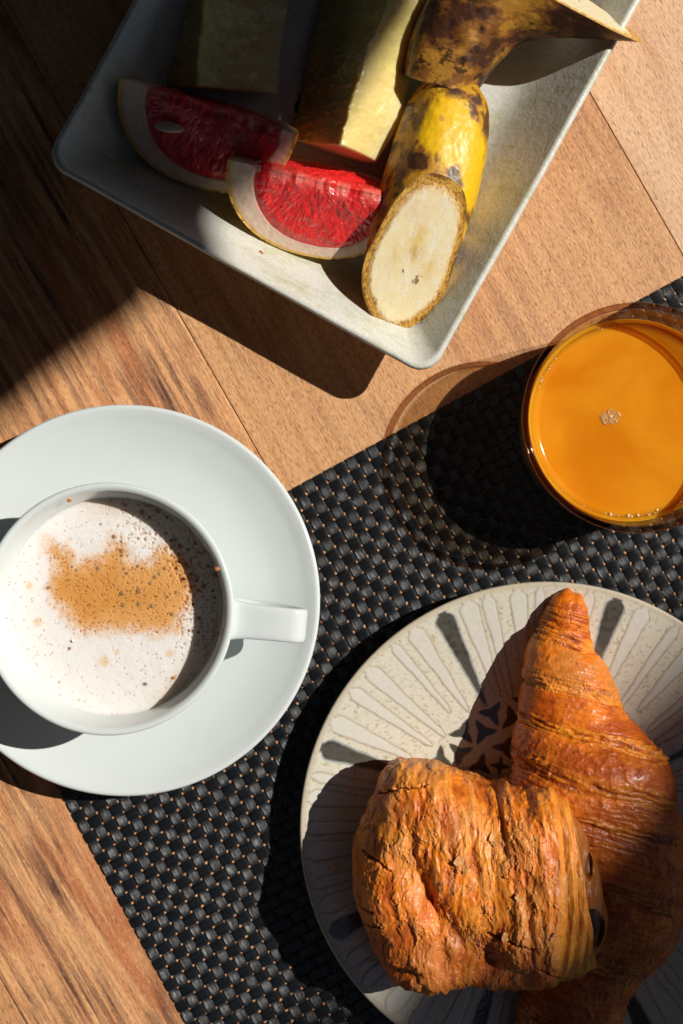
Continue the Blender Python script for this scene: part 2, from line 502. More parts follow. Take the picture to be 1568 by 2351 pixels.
# strap handle
def strap(name, path, width, thick, mat, parent, rz):
    p = catmull(path, 60)
    T = np.gradient(p, axis=0); T /= np.linalg.norm(T, axis=1)[:, None]
    V = []
    K = 28
    for i in range(len(p)):
        t = T[i]; up = np.array([-t[2], 0, t[0]])
        side = np.array([0, 1, 0.])
        wd = width[0] + (width[1] - width[0]) * (abs(i / (len(p) - 1) * 2 - 1) ** 6)
        for k in range(K):
            a = 2 * math.pi * k / K
            ca, sa = math.cos(a), math.sin(a)
            x = math.copysign(abs(ca) ** .42, ca) * wd / 2
            y = math.copysign(abs(sa) ** .55, sa) * thick / 2
            y -= .07 * (1 - abs(x / (wd / 2)) ** 2) * 0.5
            V.append(p[i] + side * x + up * y)
    V = np.array(V).reshape(len(p), K, 3)
    o = make(name, V, gridF(len(p), K, wm=True), mat, parent)
    o.rotation_euler = (0, 0, rz)
    return o
strap('handle', [(4.3, 0, 4.35), (4.9, 0, 4.42), (5.7, 0, 4.5), (6.5, 0, 4.52), (7.0, 0, 4.42), (7.2, 0, 4.0), (7.05, 0, 3.3), (6.4, 0, 2.5), (5.4, 0, 1.95), (4.3, 0, 1.9), (3.5, 0, 1.8)], (1.28, 1.75), .42, M['china'], cup, R(-5.5))

# foam surface (disc, finely divided, colour from the milk / crema / bubbles)
FZ = 4.5
def poly_inside_sd(poly, x, y):
    """signed distance (positive inside) of points to polygon"""
    poly = np.asarray(poly, float); n = len(poly)
    d = np.full(x.shape, 1e9); c = np.zeros(x.shape, bool)
    for i in range(n):
        a, b = poly[i], poly[(i + 1) % n]
        e = b - a; wx, wy = x - a[0], y - a[1]
        t = np.clip((wx * e[0] + wy * e[1]) / (e @ e), 0, 1)
        d = np.minimum(d, np.hypot(wx - t * e[0], wy - t * e[1]))
        cond = ((a[1] > y) != (b[1] > y)) & (x < (b[0] - a[0]) * (y - a[1]) / (b[1] - a[1] + 1e-12) + a[0])
        c ^= cond
    return np.where(c, d, -d)
RF = 4.27
nt_, nr_ = 760, 170
th = np.linspace(0, 2 * np.pi, nt_, endpoint=False)[:, None]
rr = (np.linspace(0.002, 1, nr_) ** .8)[None] * RF
X = rr * np.cos(th); Y = rr * np.sin(th)
crema = np.array([P(a, b, FZ) - CC for a, b in [(108, 1245), (150, 1258), (172, 1292), (230, 1282), (262, 1238), (286, 1262), (300, 1292), (345, 1288), (378, 1250), (425, 1280), (448, 1340), (432, 1400), (405, 1442), (340, 1450), (262, 1446), (190, 1448), (158, 1418), (130, 1385), (112, 1345), (122, 1300)]])
wx = X + .15 * fbm(X * 1.5, Y * 1.5, 3.3, 4); wy = Y + .15 * fbm(X * 1.5, Y * 1.5, 9.3, 4)
sd = poly_inside_sd(crema, wx, wy)
cm = sst(-.48, .42, sd + .20 * fbm(X * 4, Y * 4, 1, 4))
milk = np.array([.84, .81, .785])
col = mixc(milk, (.74, .38, .12), cm)
core = sst(.3, .95, sd + .3 * fbm(X * .9, Y * .9, 5, 3) - .15 * (X + .5))
col = mixc(col, (.66, .30, .065), core * .85)
for (a, b, s) in ((88, 1428, .16), (240, 1518, .2), (268, 1500, .1), (68, 1345, .12), (390, 1500, .12)):
    q = P(a, b, FZ) - CC
    dd = np.hypot(X - q[0], Y - q[1]) + .07 * fbm(X * 5, Y * 5, a, 3)
    col = mixc(col, (.80, .55, .28), (1 - sst(.2 * s, 1.6 * s, dd)) * .75)
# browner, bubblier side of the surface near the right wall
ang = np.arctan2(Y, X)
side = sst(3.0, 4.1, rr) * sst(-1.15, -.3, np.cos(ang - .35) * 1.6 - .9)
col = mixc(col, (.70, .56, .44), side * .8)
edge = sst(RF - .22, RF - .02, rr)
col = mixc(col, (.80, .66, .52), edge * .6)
Z = .10 * sst(RF - .35, RF, rr) ** 2 + .012 * fbm(X * 2, Y * 2, 0, 3)
# small bubbles as dimples
nb = 2600
bub = []
tries = 0
while len(bub) < nb and tries < 40000:
    tries += 1
    r_ = RF * math.sqrt(random.random()) * .985; a_ = random.uniform(-math.pi, math.pi)
    bx, by = r_ * math.cos(a_), r_ * math.sin(a_)
    sdx = poly_inside_sd(crema, np.array([bx]), np.array([by]))[0]
    wgt = .10 + .45 * (sdx > -.15) + .9 * max(0, math.cos(a_ - .45)) ** 2 * (r_ > 2.4)
    if random.random() > wgt: continue
    br = random.choice([.018, .020, .022, .026, .03, .036, .042])
    if r_ > 2.6 and abs(a_ - .5) < 1.0 and random.random() < .25: br = random.uniform(.04, .065)
    bub.append((bx, by, br))
for bx, by, br in bub:
    r_ = math.hypot(bx, by); a_ = math.atan2(by, bx) % (2 * math.pi)
    dth = (br * 1.5) / max(r_, .1)
    i0 = int((a_ - dth) / (2 * math.pi) * nt_); i1 = int((a_ + dth) / (2 * math.pi) * nt_) + 2
    jj0 = int(nr_ * (max(0, (r_ - br * 1.5)) / RF) ** 1.25) - 1; jj1 = int(nr_ * ((r_ + br * 1.5) / RF) ** 1.25) + 2
    jj0 = max(jj0, 0); jj1 = min(jj1, nr_)
    ii = np.arange(i0, i1) % nt_
    sx = X[ii][:, jj0:jj1]; sy = Y[ii][:, jj0:jj1]
    d = np.hypot(sx - bx, sy - by) / br
    mk = 1 - sst(.75, 1.25, d)
    sub = col[ii][:, jj0:jj1]
    cmv = cm[ii][:, jj0:jj1][..., None]
    tnt = np.array([.72, .52, .38]) * (1 - cmv) + np.array([.64, .44, .28]) * cmv
    col[np.ix_(ii, np.arange(jj0, jj1))] = mixc(sub, sub * tnt, mk * .6)
    zz = Z[ii][:, jj0:jj1]
    Z[np.ix_(ii, np.arange(jj0, jj1))] = zz - br * .5 * mk
cap = empty('cappuccino', CC[0], CC[1], 0)
tag(cap, 'cappuccino with white milk foam and an orange crema patch in the cup', 'coffee')
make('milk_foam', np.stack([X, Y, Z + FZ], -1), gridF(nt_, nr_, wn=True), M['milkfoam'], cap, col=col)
lathe('coffee', [(0, 2.6), (3.0, 2.6), (3.68, 3.2), (4.0, 4.0), (4.12, 4.4), (3.9, 4.42), (0, 4.42)], n=96, mat=colmat('coffee', rough=.1, flat=(.12, .05, .02)), parent=cap, sub=2)
# big bubbles
bm_m = colmat('brown foam bubble', rough=.06, spec=.7, coat=1, coat_rough=.02, flat=(.36, .19, .09), tint=.2)
def dome(r, h=.6, n=14, m=6):
    a = np.linspace(0, 2 * np.pi, n, endpoint=False)[:, None]; t = np.linspace(0, np.pi / 2, m)[None]
    V = np.stack([r * np.cos(a) * np.cos(t), r * np.sin(a) * np.cos(t), h * r * np.sin(t) + 0 * a], -1)
    return V, gridF(n, m, wn=True)
V, F = dome(1.0, .45)
b0 = make('bubble', V, F, bm_m)
bme = b0.data; bpy.data.objects.remove(b0)
bigs = [(280, 1362, 6), (318, 1358, 6), (318, 1386, 5), (355, 1325, 5), (282, 1390, 5), (345, 1340, 4), (378, 1305, 5), (366, 1318, 4), (402, 1240, 6), (398, 1168, 6), (372, 1152, 5), (423, 1171, 5), (443, 1191, 5), (362, 1172, 8), (437, 1216, 5),
        (396, 1181, 5), (325, 1175, 6), (351, 1160, 5), (460, 1230, 5), (474, 1240, 4), (468, 1346, 6), (455, 1355, 4), (495, 1320, 5), (493, 1372, 4), (438, 1318, 4), (452, 1333, 4), (394, 1410, 5), (348, 1391, 5), (384, 1370, 4), (404, 1360, 4),
        (224, 1305, 5), (340, 1396, 3), (165, 1302, 3), (174, 1309, 3), (110, 1350, 4), (158, 1332, 3), (261, 1232, 5), (280, 1244, 4), (279, 1265, 5), (279, 1275, 4), (284, 1306, 4), (291, 1316, 4), (316, 1300, 4), (159, 1489, 4), (164, 1472, 4),
        (334, 1146, 4), (343, 1188, 4), (478, 1300, 4), (489, 1356, 4), (434, 1448, 4), (457, 1418, 4), (412, 1253, 5), (384, 1188, 4), (410, 1272, 4), (432, 1262, 4), (448, 1248, 4)]
for a, b, r in bigs:
    q = P(a, b, FZ) - CC
    if math.hypot(*q) > RF - .12: continue
    o = bpy.data.objects.new('bubble', bme); COL.objects.link(o); o.parent = cap
    s = r / 56 * .93 * CM / CM
    o.location = (q[0] * CM, q[1] * CM, (FZ - .005) * CM); o.scale = (s, s, s)
# coffee drips on the rim
for a, b, zz in ((160, 1149, 5.9), (499, 1306, 6.0), (398, 1556, 5.8)):
    q = P(a, b, zz) - CC
    V, F = dome(.07, .35)
    o = make('coffee_drip', V * np.array([1.4, 1, 1]), F, M['crumb'], cup); o.location = (q[0] * CM, q[1] * CM, (zz - CZ + .06) * CM)

# ------------------------------------------------------------------ glass of orange juice
GC = tuple(P(1463.5, 959, 5.65)); GZ = MT
glass = empty('juice_glass', GC[0], GC[1], GZ)
tag(glass, 'low clear glass tumbler standing on the placemat', 'glass')
RH = 5.55
lathe('glass_wall', [(0, .0), (3.0, .0), (3.5, .04), (3.72, .2), (3.95, .9), (4.08, 2.2), (4.17, 3.9), (4.24, 5.2), (4.27, RH - .12), (4.08, RH - .12), (4.04, 5.2), (3.90, 3.9), (3.95, 2.2), (3.80, .9), (3.3, .55), (2.5, .5), (0, .5)], n=160, mat=M['glasswall'], parent=glass, sub=3)
tp = np.linspace(0, 2 * np.pi, 14, endpoint=False)
lathe('rim', [(4.165 + .125 * math.cos(t), RH + .10 * math.sin(t)) for t in tp] + [(4.165 + .125, RH)], n=200, mat=M['rimclear'], parent=glass, sub=1)
lathe('refraction_tint', [(3.80, 3.96), (3.90, 4.2), (3.955, 4.7), (4.015, 5.2), (4.02, 5.3), (4.03, 5.3), (4.025, 5.2), (3.965, 4.7), (3.91, 4.2), (3.81, 3.95)], n=160, mat=M['film'], parent=glass, sub=2)  # added sleeve imitating juice colour refracted by the thick glass
juice = empty('orange_juice', GC[0], GC[1], GZ)
tag(juice, 'bright orange juice with a small foam spot filling the tumbler', 'juice')
lathe('juice_body', [(0, .54), (2.5, .54), (3.4, .6), (3.78, .95), (3.93, 2.1), (3.90, 3.2), (3.87, 4.02), (3.80, 4.0), (3.70, 3.94), (3.4, 3.92), (0, 3.92)], n=160, mat=M['juice'], parent=juice, sub=3)
foam_m = colmat('juice foam bubble', rough=.05, spec=.8, coat=1, coat_rough=.02, sss=.4, sss_r=(1, .5, .1), sss_s=.002, flat=(.95, .58, .28), tint=.1)
V, F = dome(1.0, .8, 12, 6)
b0 = make('bubble', V, F, foam_m); fme = b0.data; bpy.data.objects.remove(b0)
fo = P(1400, 958, 4.02)
def jb(x, y, r, z=3.95):
    o = bpy.data.objects.new('bubble', fme); COL.objects.link(o); o.parent = juice
    o.location = ((x - GC[0]) * CM, (y - GC[1]) * CM, z * CM); o.scale = (r, r, r)
placed = []
jb(fo[0] + .02, fo[1] + .02, .085)
placed.append((fo[0] + .02, fo[1] + .02, .085))
for _ in range(1500):
    a = random.uniform(0, 6.283); q = (.31 + .06 * math.sin(2 * a + 1) + .03 * math.sin(5 * a)) * math.sqrt(random.random()); r = random.choice((.018, .02, .026, .034, .05))
    x, y = fo[0] + q * math.cos(a), fo[1] + q * math.sin(a)
    if all(math.hypot(x - u, y - v) > (r + t) * .9 for u, v, t in placed):
        placed.append((x, y, r)); jb(x, y, r)
for _ in range(22):
    a = random.uniform(0, 6.283); q = 3.5 * math.sqrt(random.random()); jb(GC[0] + q * math.cos(a), GC[1] + q * math.sin(a), random.uniform(.008, .018), 3.922)
for a0, a1, n_, rmin, rmax in ((255, 310, 46, .02, .075), (135, 160, 34, .015, .04), (95, 112, 12, .015, .04), (225, 252, 12, .015, .035)):
    for k in range(n_):
        a = R(random.uniform(a0, a1)); r = random.uniform(rmin, rmax) if random.random() < .4 else rmin
        q = 3.74 - r - random.random() ** 2 * .10
        jb(GC[0] + q * math.cos(a), GC[1] + q * math.sin(a), r, 3.93)

# ------------------------------------------------------------------ square dish
bc = P(987, 868, 3.3); lc = P(98, 372, 3.3)
e1 = (bc - lc); LW = np.linalg.norm(e1); e1 /= LW
e2 = np.array([-e1[1], e1[0]])
LL = 21.0
DC = bc - e1 * LW / 2 + e2 * LL / 2
DA = math.atan2(e1[1], e1[0])
def rrect(hw, hl, r, n=24, m=14):
    pts = []
    for q, (sx, sy) in enumerate(((1, 1), (-1, 1), (-1, -1), (1, -1))):
        cx_, cy_ = sx * (hw - r), sy * (hl - r)
        for k in range(n):
            a = math.pi / 2 * (q + k / (n - 1))
            pts.append((cx_ + r * math.cos(a), cy_ + r * math.sin(a)))
        nx = ((hw - r) * (1, -1, -1, 1)[q]); 
        # straight side subdivisions
        nq = (q + 1) % 4
        s2 = ((1, 1), (-1, 1), (-1, -1), (1, -1))[nq]
        a = math.pi / 2 * (q + 1)
        p0 = np.array(pts[-1]); p1 = np.array((s2[0] * (hw - r) + r * math.cos(a), s2[1] * (hl - r) + r * math.sin(a)))
        for k in range(1, m):
            pts.append(tuple(p0 + (p1 - p0) * k / m))
    return np.array(pts)
prof = catmull([(0.0, 3.12, .95), (.03, 3.26, .95), (.10, 3.33, .95), (.22, 3.32, .92), (.36, 3.18, .85), (.9, 2.55, .62), (1.5, 1.85, .5), (2.1, 1.2, .45), (2.6, .82, .5), (3.2, .62, .6), (4.5, .52, .6), (7.0, .5, .4)], 80)
prof2 = catmull([(7.0, .18, .4), (3.4, .16, .6), (3.1, .0, .8), (2.9, .0, .9), (2.75, .15, 1.0), (2.3, .55, 1.0), (1.3, 1.6, 1.0), (.5, 2.55, 1.0), (.1, 3.0, .95), (0, 3.12, .95)], 50)
rings = []
for ins, z, r in list(prof):
    pp = rrect(LW / 2 - ins, LL / 2 - ins, max(r, .2)); rings.append(np.column_stack([pp, np.full(len(pp), z)]))
n_in = len(rings)
rings2 = []
for ins, z, r in list(prof2):
    pp = rrect(LW / 2 - ins, LL / 2 - ins, max(r, .2)); rings2.append(np.column_stack([pp, np.full(len(pp), z)]))
Vt = np.array(rings); mshape = Vt.shape
wv = .035 * fbm(Vt[..., 0] * .25, Vt[..., 1] * .25, 2, 2)
Vt[..., 0] += wv; Vt[..., 1] += .035 * fbm(Vt[..., 0] * .25, Vt[..., 1] * .25, 9, 2)
Vt[..., 2] += .012 * fbm(Vt[..., 0] * 1.1, Vt[..., 1] * 1.1, 4, 2)
F1 = gridF(mshape[0], mshape[1], wm=True)[:, ::-1]
Vb = np.array(rings2)
F2 = gridF(Vb.shape[0], Vb.shape[1], wm=True)[:, ::-1] + mshape[0] * mshape[1]
allV = np.concatenate([Vt.reshape(-1, 3), Vb.reshape(-1, 3)])
hx, hy = LW / 2 - 7.0, LL / 2 - 7.0
# floor centre is closed by a fan
cidx = len(allV)
allV = np.vstack([allV, [[0, 0, .5], [0, 0, .18]]])
last = (mshape[0] - 1) * mshape[1]
nn = mshape[1]
tri = [(last + k, last + (k + 1) % nn, cidx) for k in range(nn)]
b0i = mshape[0] * nn
tri += [(b0i + (k + 1) % nn, b0i + k, cidx + 1) for k in range(nn)]
FF = [tuple(f) for f in F1[:, ::-1]] + [tuple(f) for f in F2[:, ::-1]] + tri
dish = make('square_dish', allV, FF, M['glaze'])
dish.location = (DC[0] * CM, DC[1] * CM, 0); dish.rotation_euler = (0, 0, DA)
tag(dish, 'square cream stoneware dish of fruit with sloping sides', 'dish')
FL = .52                                       # floor height of the dish

# ------------------------------------------------------------------ patterned plate
PC = tuple(P(1256, 1903.5, 1.5)); PR = 9.88
prs = catmull([(0, .52), (2.5, .53), (4.8, .58), (6.0, .70), (7.2, .92), (8.4, 1.18), (9.3, 1.37), (9.68, 1.45), (9.82, 1.46), (9.88, 1.40), (9.84, 1.32), (9.4, 1.18), (8, .85), (6.5, .48), (5.9, .12), (5.7, .10), (5.5, .12), (5.4, .3), (3, .3), (0, .3)], 260)
nT = 1100
th = np.linspace(0, 2 * np.pi, nT, endpoint=False)
# denser radial samples on the upper side
up_n = 230
ru = np.linspace(0.01, 9.7, up_n)
order = np.argsort(prs[:120, 0])
top = prs[:int(np.argmax(prs[:, 0]))]
zu = np.interp(ru, top[:, 0], top[:, 1])
rest = prs[np.where((prs[:, 0] > 9.7))[0][0]:]
rad = np.concatenate([ru, rest[:, 0]]); zz = np.concatenate([zu, rest[:, 1]])
rad = np.maximum(rad, .005)
X = rad[None] * np.cos(th)[:, None]; Y = rad[None] * np.sin(th)[:, None]; Z = np.repeat(zz[None], nT, 0).copy()
topmask = np.zeros(len(rad), bool); topmask[:up_n + 6] = True
rn = rad / PR
A = np.degrees(th)[:, None] % 360
spokes = np.array([28, 73, 116, 160, 206, 251, 296, 341.0])
wnoise = fbm(X * 1.4, Y * 1.4, 4, 3)
cream = np.array([.67, .63, .52])
col = np.tile(cream, X.shape + (1,)).astype(float)
# olive speckle of the ground glaze
spk = fbm(X * 9, Y * 9, 2.2, 3, .6)
col = mixc(col, (.40, .35, .21), sst(.38, .62, spk) * .8)
petmask = np.zeros_like(X); line = np.zeros_like(X); spk_m = np.zeros_like(X); blue = np.zeros_like(X)
Rr = rn[None] + 0 * X
def blade(a_deg, r0, r1, w0, w1, tip=.05):
    """returns signed distance-like (cm) inside an elongated radial blade"""
    d = (A - a_deg + 180) % 360 - 180
    lat = np.radians(d) * rad[None]
    t = np.clip((Rr - r0) / (r1 - r0), 0, 1)
    half = (w0 + (w1 - w0) * t ** 1.1) / 2
    half = half * np.sqrt(np.clip(1 - ((t - .92) / .09).clip(0, 1) ** 2, 0, 1)) * np.sqrt(np.clip((Rr - r0) / .03, 0, 1))
    s = half - np.abs(lat + .03 * wnoise)
    return np.where((Rr > r0) & (Rr < r1 + .01), s, -1), lat
for i in range(8):
    a0 = spokes[i]; a1 = spokes[(i + 1) % 8]
    if a1 < a0: a1 += 360
    s, lat = blade(a0, .54, .965, .14, .86)
    spk_m = np.maximum(spk_m, sst(-.02, .05, s)); 
    blue = np.maximum(blue, sst(-.09, -.02, s) * (1 - sst(-.01, .05, s)))
    npet = 5 if (i % 2 == 0) else 6
    for k in range(npet):
        a = a0 + (a1 - a0) * (k + 1) / (npet + 1) + [0.6, -.8, .3, -.5, .7, -.3][k]
        wide = [.86, .52, .80, .46, .74, .62][(k + i) % 6]
        s, lat = blade(a, [.54, .52, .56, .53, .60, .55][(k * 2 + i) % 6], .968, .20, wide)
        petmask = np.maximum(petmask, sst(-.01, .05, s))
        line = np.maximum(line, np.exp(-((s) / .035) ** 2) * (s > -.9))
petmask *= (1 - spk_m)
col = mixc(col, (.66, .63, .555), petmask)
col = mixc(col, (.25, .18, .09), line * .6 * (1 - spk_m))
col = mixc(col, (.085, .078, .062), spk_m)
col = mixc(col, (.04, .037, .03), spk_m * sst(.1, .5, fbm(X * 3, Y * 3, 8, 3)) * .6)
col = mixc(col, (.07, .17, .24), blue * .5)
# concave four-pointed stars
stars = np.zeros_like(X)
def star(rad_n, ang, size, pts, rot):
    cx_, cy_ = rad_n * PR * math.cos(R(ang)), rad_n * PR * math.sin(R(ang))
    px, py = X - cx_, Y - cy_
    rr_ = np.hypot(px, py) + 1e-6
    pa = np.arctan2(py, px) - R(ang + rot)
    # concave star radius
    f = ((pa % (2 * np.pi / pts)) / (2 * np.pi / pts) - .5) * 2          # -1..1, tips at +-1
    rs = size * (.40 + .66 * np.abs(f) ** 2.2)
    return sst(-.03, .04, rs - rr_)
for k in range(22):
    stars = np.maximum(stars, star(.505, 115 + 16.36 * k, .56, 3, 180 / 3))
    stars = np.maximum(stars, star(.455, 123.2 + 16.36 * k, .56, 3, 0))
for k in range(18):
    stars = np.maximum(stars, star(.355, 117 + 20 * k, .52, 3, 60))
    stars = np.maximum(stars, star(.300, 127 + 20 * k, .42, 4, 45))
col = mixc(col, (.06, .055, .04), stars)
col = mixc(col, (.07, .13, .15), stars * sst(.2, .6, fbm(X * 2, Y * 2, 18, 2)) * .5)
rimb = sst(.968, .985, Rr)
col = mixc(col, (.55, .47, .34), rimb * .7)
Z = Z + topmask[None] * (.008 * petmask - .008 * line - .008 * spk_m - .006 * sst(.3, .6, spk) * (1 - petmask) * (1 - rimb) - .006 * stars)
Z[:, up_n + 6:] = np.minimum(Z[:, up_n + 6:], Z[:, up_n + 5:up_n + 6])
plate = make('round_plate', np.stack([X, Y, Z], -1), gridF(nT, len(rad), wn=True), M['plate'], col=col)
plate.location = (PC[0] * CM, PC[1] * CM, MT * CM)
tag(plate, 'round cream plate with dark radial blades and star pattern under the pastries', 'plate')
PLZ = MT + .56

# ------------------------------------------------------------------ sweep helper for croissant and bananas
def frames(c):
    T = np.gradient(c, axis=0); T /= np.linalg.norm(T, axis=1)[:, None]
    up = np.array([0, 0, 1.0])
    Sd = np.cross(T, up); Sd /= np.linalg.norm(Sd, axis=1)[:, None]
    U = np.cross(Sd, T)
    return T, Sd, U
def normals_grid(V, wm=True):
    du = np.gradient(V, axis=0)
    if wm:
        dv = (np.roll(V, -1, 1) - np.roll(V, 1, 1)) / 2
    else:
        dv = np.gradient(V, axis=1)
    n = np.cross(du, dv); n /= np.linalg.norm(n, axis=-1)[..., None] + 1e-12
    return n

# ------------------------------------------------------------------ croissant
sec = [(1302, 1372, 16), (1302, 1378, 34), (1301, 1390, 43), (1299, 1412, 48), (1295, 1440, 55), (1292, 1470, 66), (1287, 1500, 77), (1297, 1560, 99), (1306, 1620, 115), (1316, 1680, 134),
       (1333, 1740, 158), (1352, 1800, 184), (1375, 1850, 178), (1393, 1900, 166), (1428, 2000, 146), (1424, 2100, 134), (1378, 2180, 120), (1338, 2250, 106), (1304, 2351, 115), (1290, 2430, 95), (1280, 2500, 50), (1278, 2530, 14)]
zc = []
for (a, b, w_) in sec:
    rcm = w_ / 56
    zc.append(max(min(rcm * .86, .45 + rcm * .52), .18))
cl = []
for (a, b, w_), z_ in zip(sec, zc):
    q = P(a, b, PLZ + z_ * 1.0)
    lift = .25 if b < 1420 else 0
    cl.append((q[0], q[1], PLZ + z_ * .98 + lift, w_ / 56 * (60 - PLZ - z_) / 60))
cl = catmull(cl, 620)
T, Sd, U = frames(cl[:, :3])
# keep sections roughly horizontal across the picture
nθ = 420
thc = np.linspace(0, 2 * np.pi, nθ, endpoint=False)
C_, S_ = np.cos(thc), np.sin(thc)
ex = np.sign(C_) * np.abs(C_) ** .92; ez = np.sign(S_) * np.abs(S_) ** .92
ez = np.where(ez < 0, ez * .92, ez * .96)
rr = cl[:, 3][:, None]
zr = np.maximum(np.minimum(rr * .9, .47 + rr * .54), .15)
V = cl[:, None, :3] + Sd[:, None] * (rr * ex[None])[..., None] + U[:, None] * (zr * ez[None])[..., None]
V[..., 2] = np.maximum(V[..., 2], PLZ - .02 + 0 * V[..., 2])
ds = np.linalg.norm(np.gradient(cl[:, :3], axis=0), axis=1); sl_ = np.cumsum(ds)
# band coordinate, tilted across the roll
lat = rr * ex[None]
Yb = -V[..., 1]                                   # down the picture
Xb = V[..., 0]
bandc = Yb + .27 * (-(Xb - 9.0)) * 1.0            # lines fall to the right
bandc = bandc + .12 * fbm(Xb * .6, Yb * .6, 1, 3)
def by(px, py): 
    q = P(px, py, 3.0); return -q[1] - .27 * (q[0] - 9.0)
edges_b = [by(1300, 1395), by(1270, 1478), by(1300, 1592), by(1300, 1690), by(1330, 1800), by(1400, 1900), by(1400, 2060), by(1350, 2230), by(1300, 2400), by(1300, 2600)]
step = np.zeros_like(bandc); bid = np.zeros_like(bandc); loc = np.zeros_like(bandc)
amps = [.0, .05, .07, .07, .12, .08, .10, .12, .12, .1]
for k in range(1, len(edges_b)):
    a, b = edges_b[k - 1], edges_b[k]
    t = np.clip((bandc - a) / (b - a), 0, 1)
    inside = (bandc >= a) & (bandc < b)
    loc = np.where(inside, t, loc); bid = np.where(inside, k, bid)
    step = np.where(inside, amps[k] * (np.sin(np.pi * np.clip(t, 0, 1) ** .8) - .45 * sst(.72, 1, t)), step)
nrm = normals_grid(V)
cvec = V - cl[:, None, :3]
if np.mean(np.sum(nrm * cvec, -1)) < 0: nrm = -nrm
# fibre lines run around the roll: very fine across bandc, long along the lateral direction
along = np.arctan2(ez, ex)[None] * rr
fib = fbm(bandc * 9.0, along * .9, bid * 3, 5, .62)
fib2 = fbm(bandc * 22.0, along * 1.6, bid * 5, 3, .6)
rough_zone = sst(.55, .75, loc) * (1 - .2 * sst(.95, 1, loc))
rough_zone = np.maximum(rough_zone, (bid == 1) * .6); rough_zone = np.maximum(rough_zone, ((bid >= 5)) * .35)
blist = np.clip(fbm(Xb * 3.6, Yb * 3.6 + V[..., 2], V[..., 2] * 3, 4, .55), 0, 1)
d = step + rough_zone * (.085 * fib + .035 * fib2) + .014 * fib + .045 * blist * (bid >= 4) + .03 * blist + .05 * fbm(Xb * .8, Yb * .8, V[..., 2] * .8, 3)
# crimped tip
tipw = np.exp(-((np.arange(len(cl))[:, None] / len(cl)) / .05) ** 2)
d = d + tipw * (.16 * np.sin(thc * 6 + .6)[None] - .02)
d = d * np.clip(cl[:, 3] / .9, .15, 1)[:, None]
V = V + nrm * d[..., None]
# nick in the smooth band
base = np.array([.82, .20, .008])
col = np.tile(base, bandc.shape + (1,))
tone = fbm(Xb * .9, Yb * .9, 7, 4)
col = mixc(col, (.44, .062, .005), sst(-.25, .45, tone + .25 * np.sin(np.pi * loc)) * .75)
col = mixc(col, (.86, .29, .02), sst(.05, .5, fib + .35 * rough_zone - .1) * rough_zone * .9)
col = mixc(col, (.26, .045, .008), sst(.05, .5, -fib) * .8 * np.maximum(rough_zone, .3))
dark = sst(.55, .85, loc) * (1 - rough_zone * .4) * sst(0, .5, fbm(Xb * 1.3, Yb * .7, 3, 3) + .2)
col = mixc(col, (.26, .045, .010), dark * .35)
col = mixc(col, (.78, .30, .05), ((bid == 2) * sst(-.2, .5, tone + .3)) * .55)
col = mixc(col, (.33, .075, .018), ((bid == 4) | (bid == 5)) * .35)
col = mixc(col, (.36, .10, .025), (bid >= 6) * .4)
col = mixc(col, (.26, .04, .01), tipw * (Yb * 0 + 1) * .5)
cro = make('croissant', V, gridF(len(cl), nθ, wm=True), M['croissant'], col=col)
tag(cro, 'large glossy croissant with a pointed tip, right on the patterned plate', 'croissant')

# ------------------------------------------------------------------ chocolate pastry (rolled, flaky)
out = [(880, 1782), (905, 1752), (950, 1748), (1005, 1756), (1070, 1782), (1130, 1800), (1210, 1812), (1270, 1806), (1310, 1828), (1338, 1868), (1358, 1930), (1382, 2000), (1400, 2070), (1406, 2135), (1388, 2198), (1345, 2236), (1300, 2246), (1230, 2258), (1150, 2262), (1080, 2250), (1040, 2250), (985, 2262),
       (925, 2252), (890, 2225), (866, 2190), (848, 2140), (828, 2080), (815, 2010), (820, 1930), (848, 1860), (868, 1822)]
HS = 2.9                                            # height where the outline is widest
def hs_at(a): return HS + .45 * np.maximum(0, (a - 1110) / 56.0)
O = np.array([P(a, b, hs_at(a)) for a, b in out])
ctr = P(1095, 2005, HS)
oa = np.unwrap(np.arctan2(O[:, 1] - ctr[1], O[:, 0] - ctr[0])); orad = np.hypot(*(O - ctr).T)
srt = np.argsort(oa); oa, orad = oa[srt], orad[srt]
nph = 900
ph = np.linspace(0, 2 * np.pi, nph, endpoint=False)
oa3 = np.concatenate([oa - 2 * np.pi, oa, oa + 2 * np.pi]); or3 = np.tile(orad, 3)
Rp = np.interp(ph, oa3, or3)
ker = np.hanning(19); ker /= ker.sum()
Rp = np.convolve(np.concatenate([Rp[-9:], Rp, Rp[:9]]), ker, 'valid')
nps = 380
ps = np.linspace(0.0, 1, nps) ** 1.4 * R(128)
sp, cp = np.sin(ps), np.cos(ps)
rho = np.where(ps < np.pi / 2, np.abs(sp) ** .66, np.abs(sp) ** .5)
zt = np.where(cp > 0, np.abs(cp) ** .62 * 2.9, -np.abs(cp) ** .9 * 3.3)
rho[0] = .0002; rho[1] = rho[2] * .5
X0 = Rp[:, None] * rho[None]
BX = ctr[0] + X0 * np.cos(ph)[:, None]; BY = ctr[1] + X0 * np.sin(ph)[:, None]; BZ = HS + zt[None] + 0 * X0
lx, ly = BX - ctr[0], BY - ctr[1]
# general height shape: left end lower, roll end at the right a bit lower
BZ = BZ - np.where(BZ > HS, .07 * np.maximum(0, -lx - 1.2) ** 1.6 * .6, 0)
BZ = BZ + .42 * np.maximum(0, lx - .27) * sst(PLZ + .2, HS, BZ) - .11 * np.maximum(0, lx - 1.2) ** 1.35 * sst(HS, HS + 2, BZ)
BZ = np.maximum(BZ, PLZ - .02)
V = np.stack([BX, BY, BZ], -1)
nrm = normals_grid(V, wm=False)
cc = V - np.array([ctr[0], ctr[1], HS])
if np.mean(np.sum(nrm * cc, -1)) < 0: nrm = -nrm
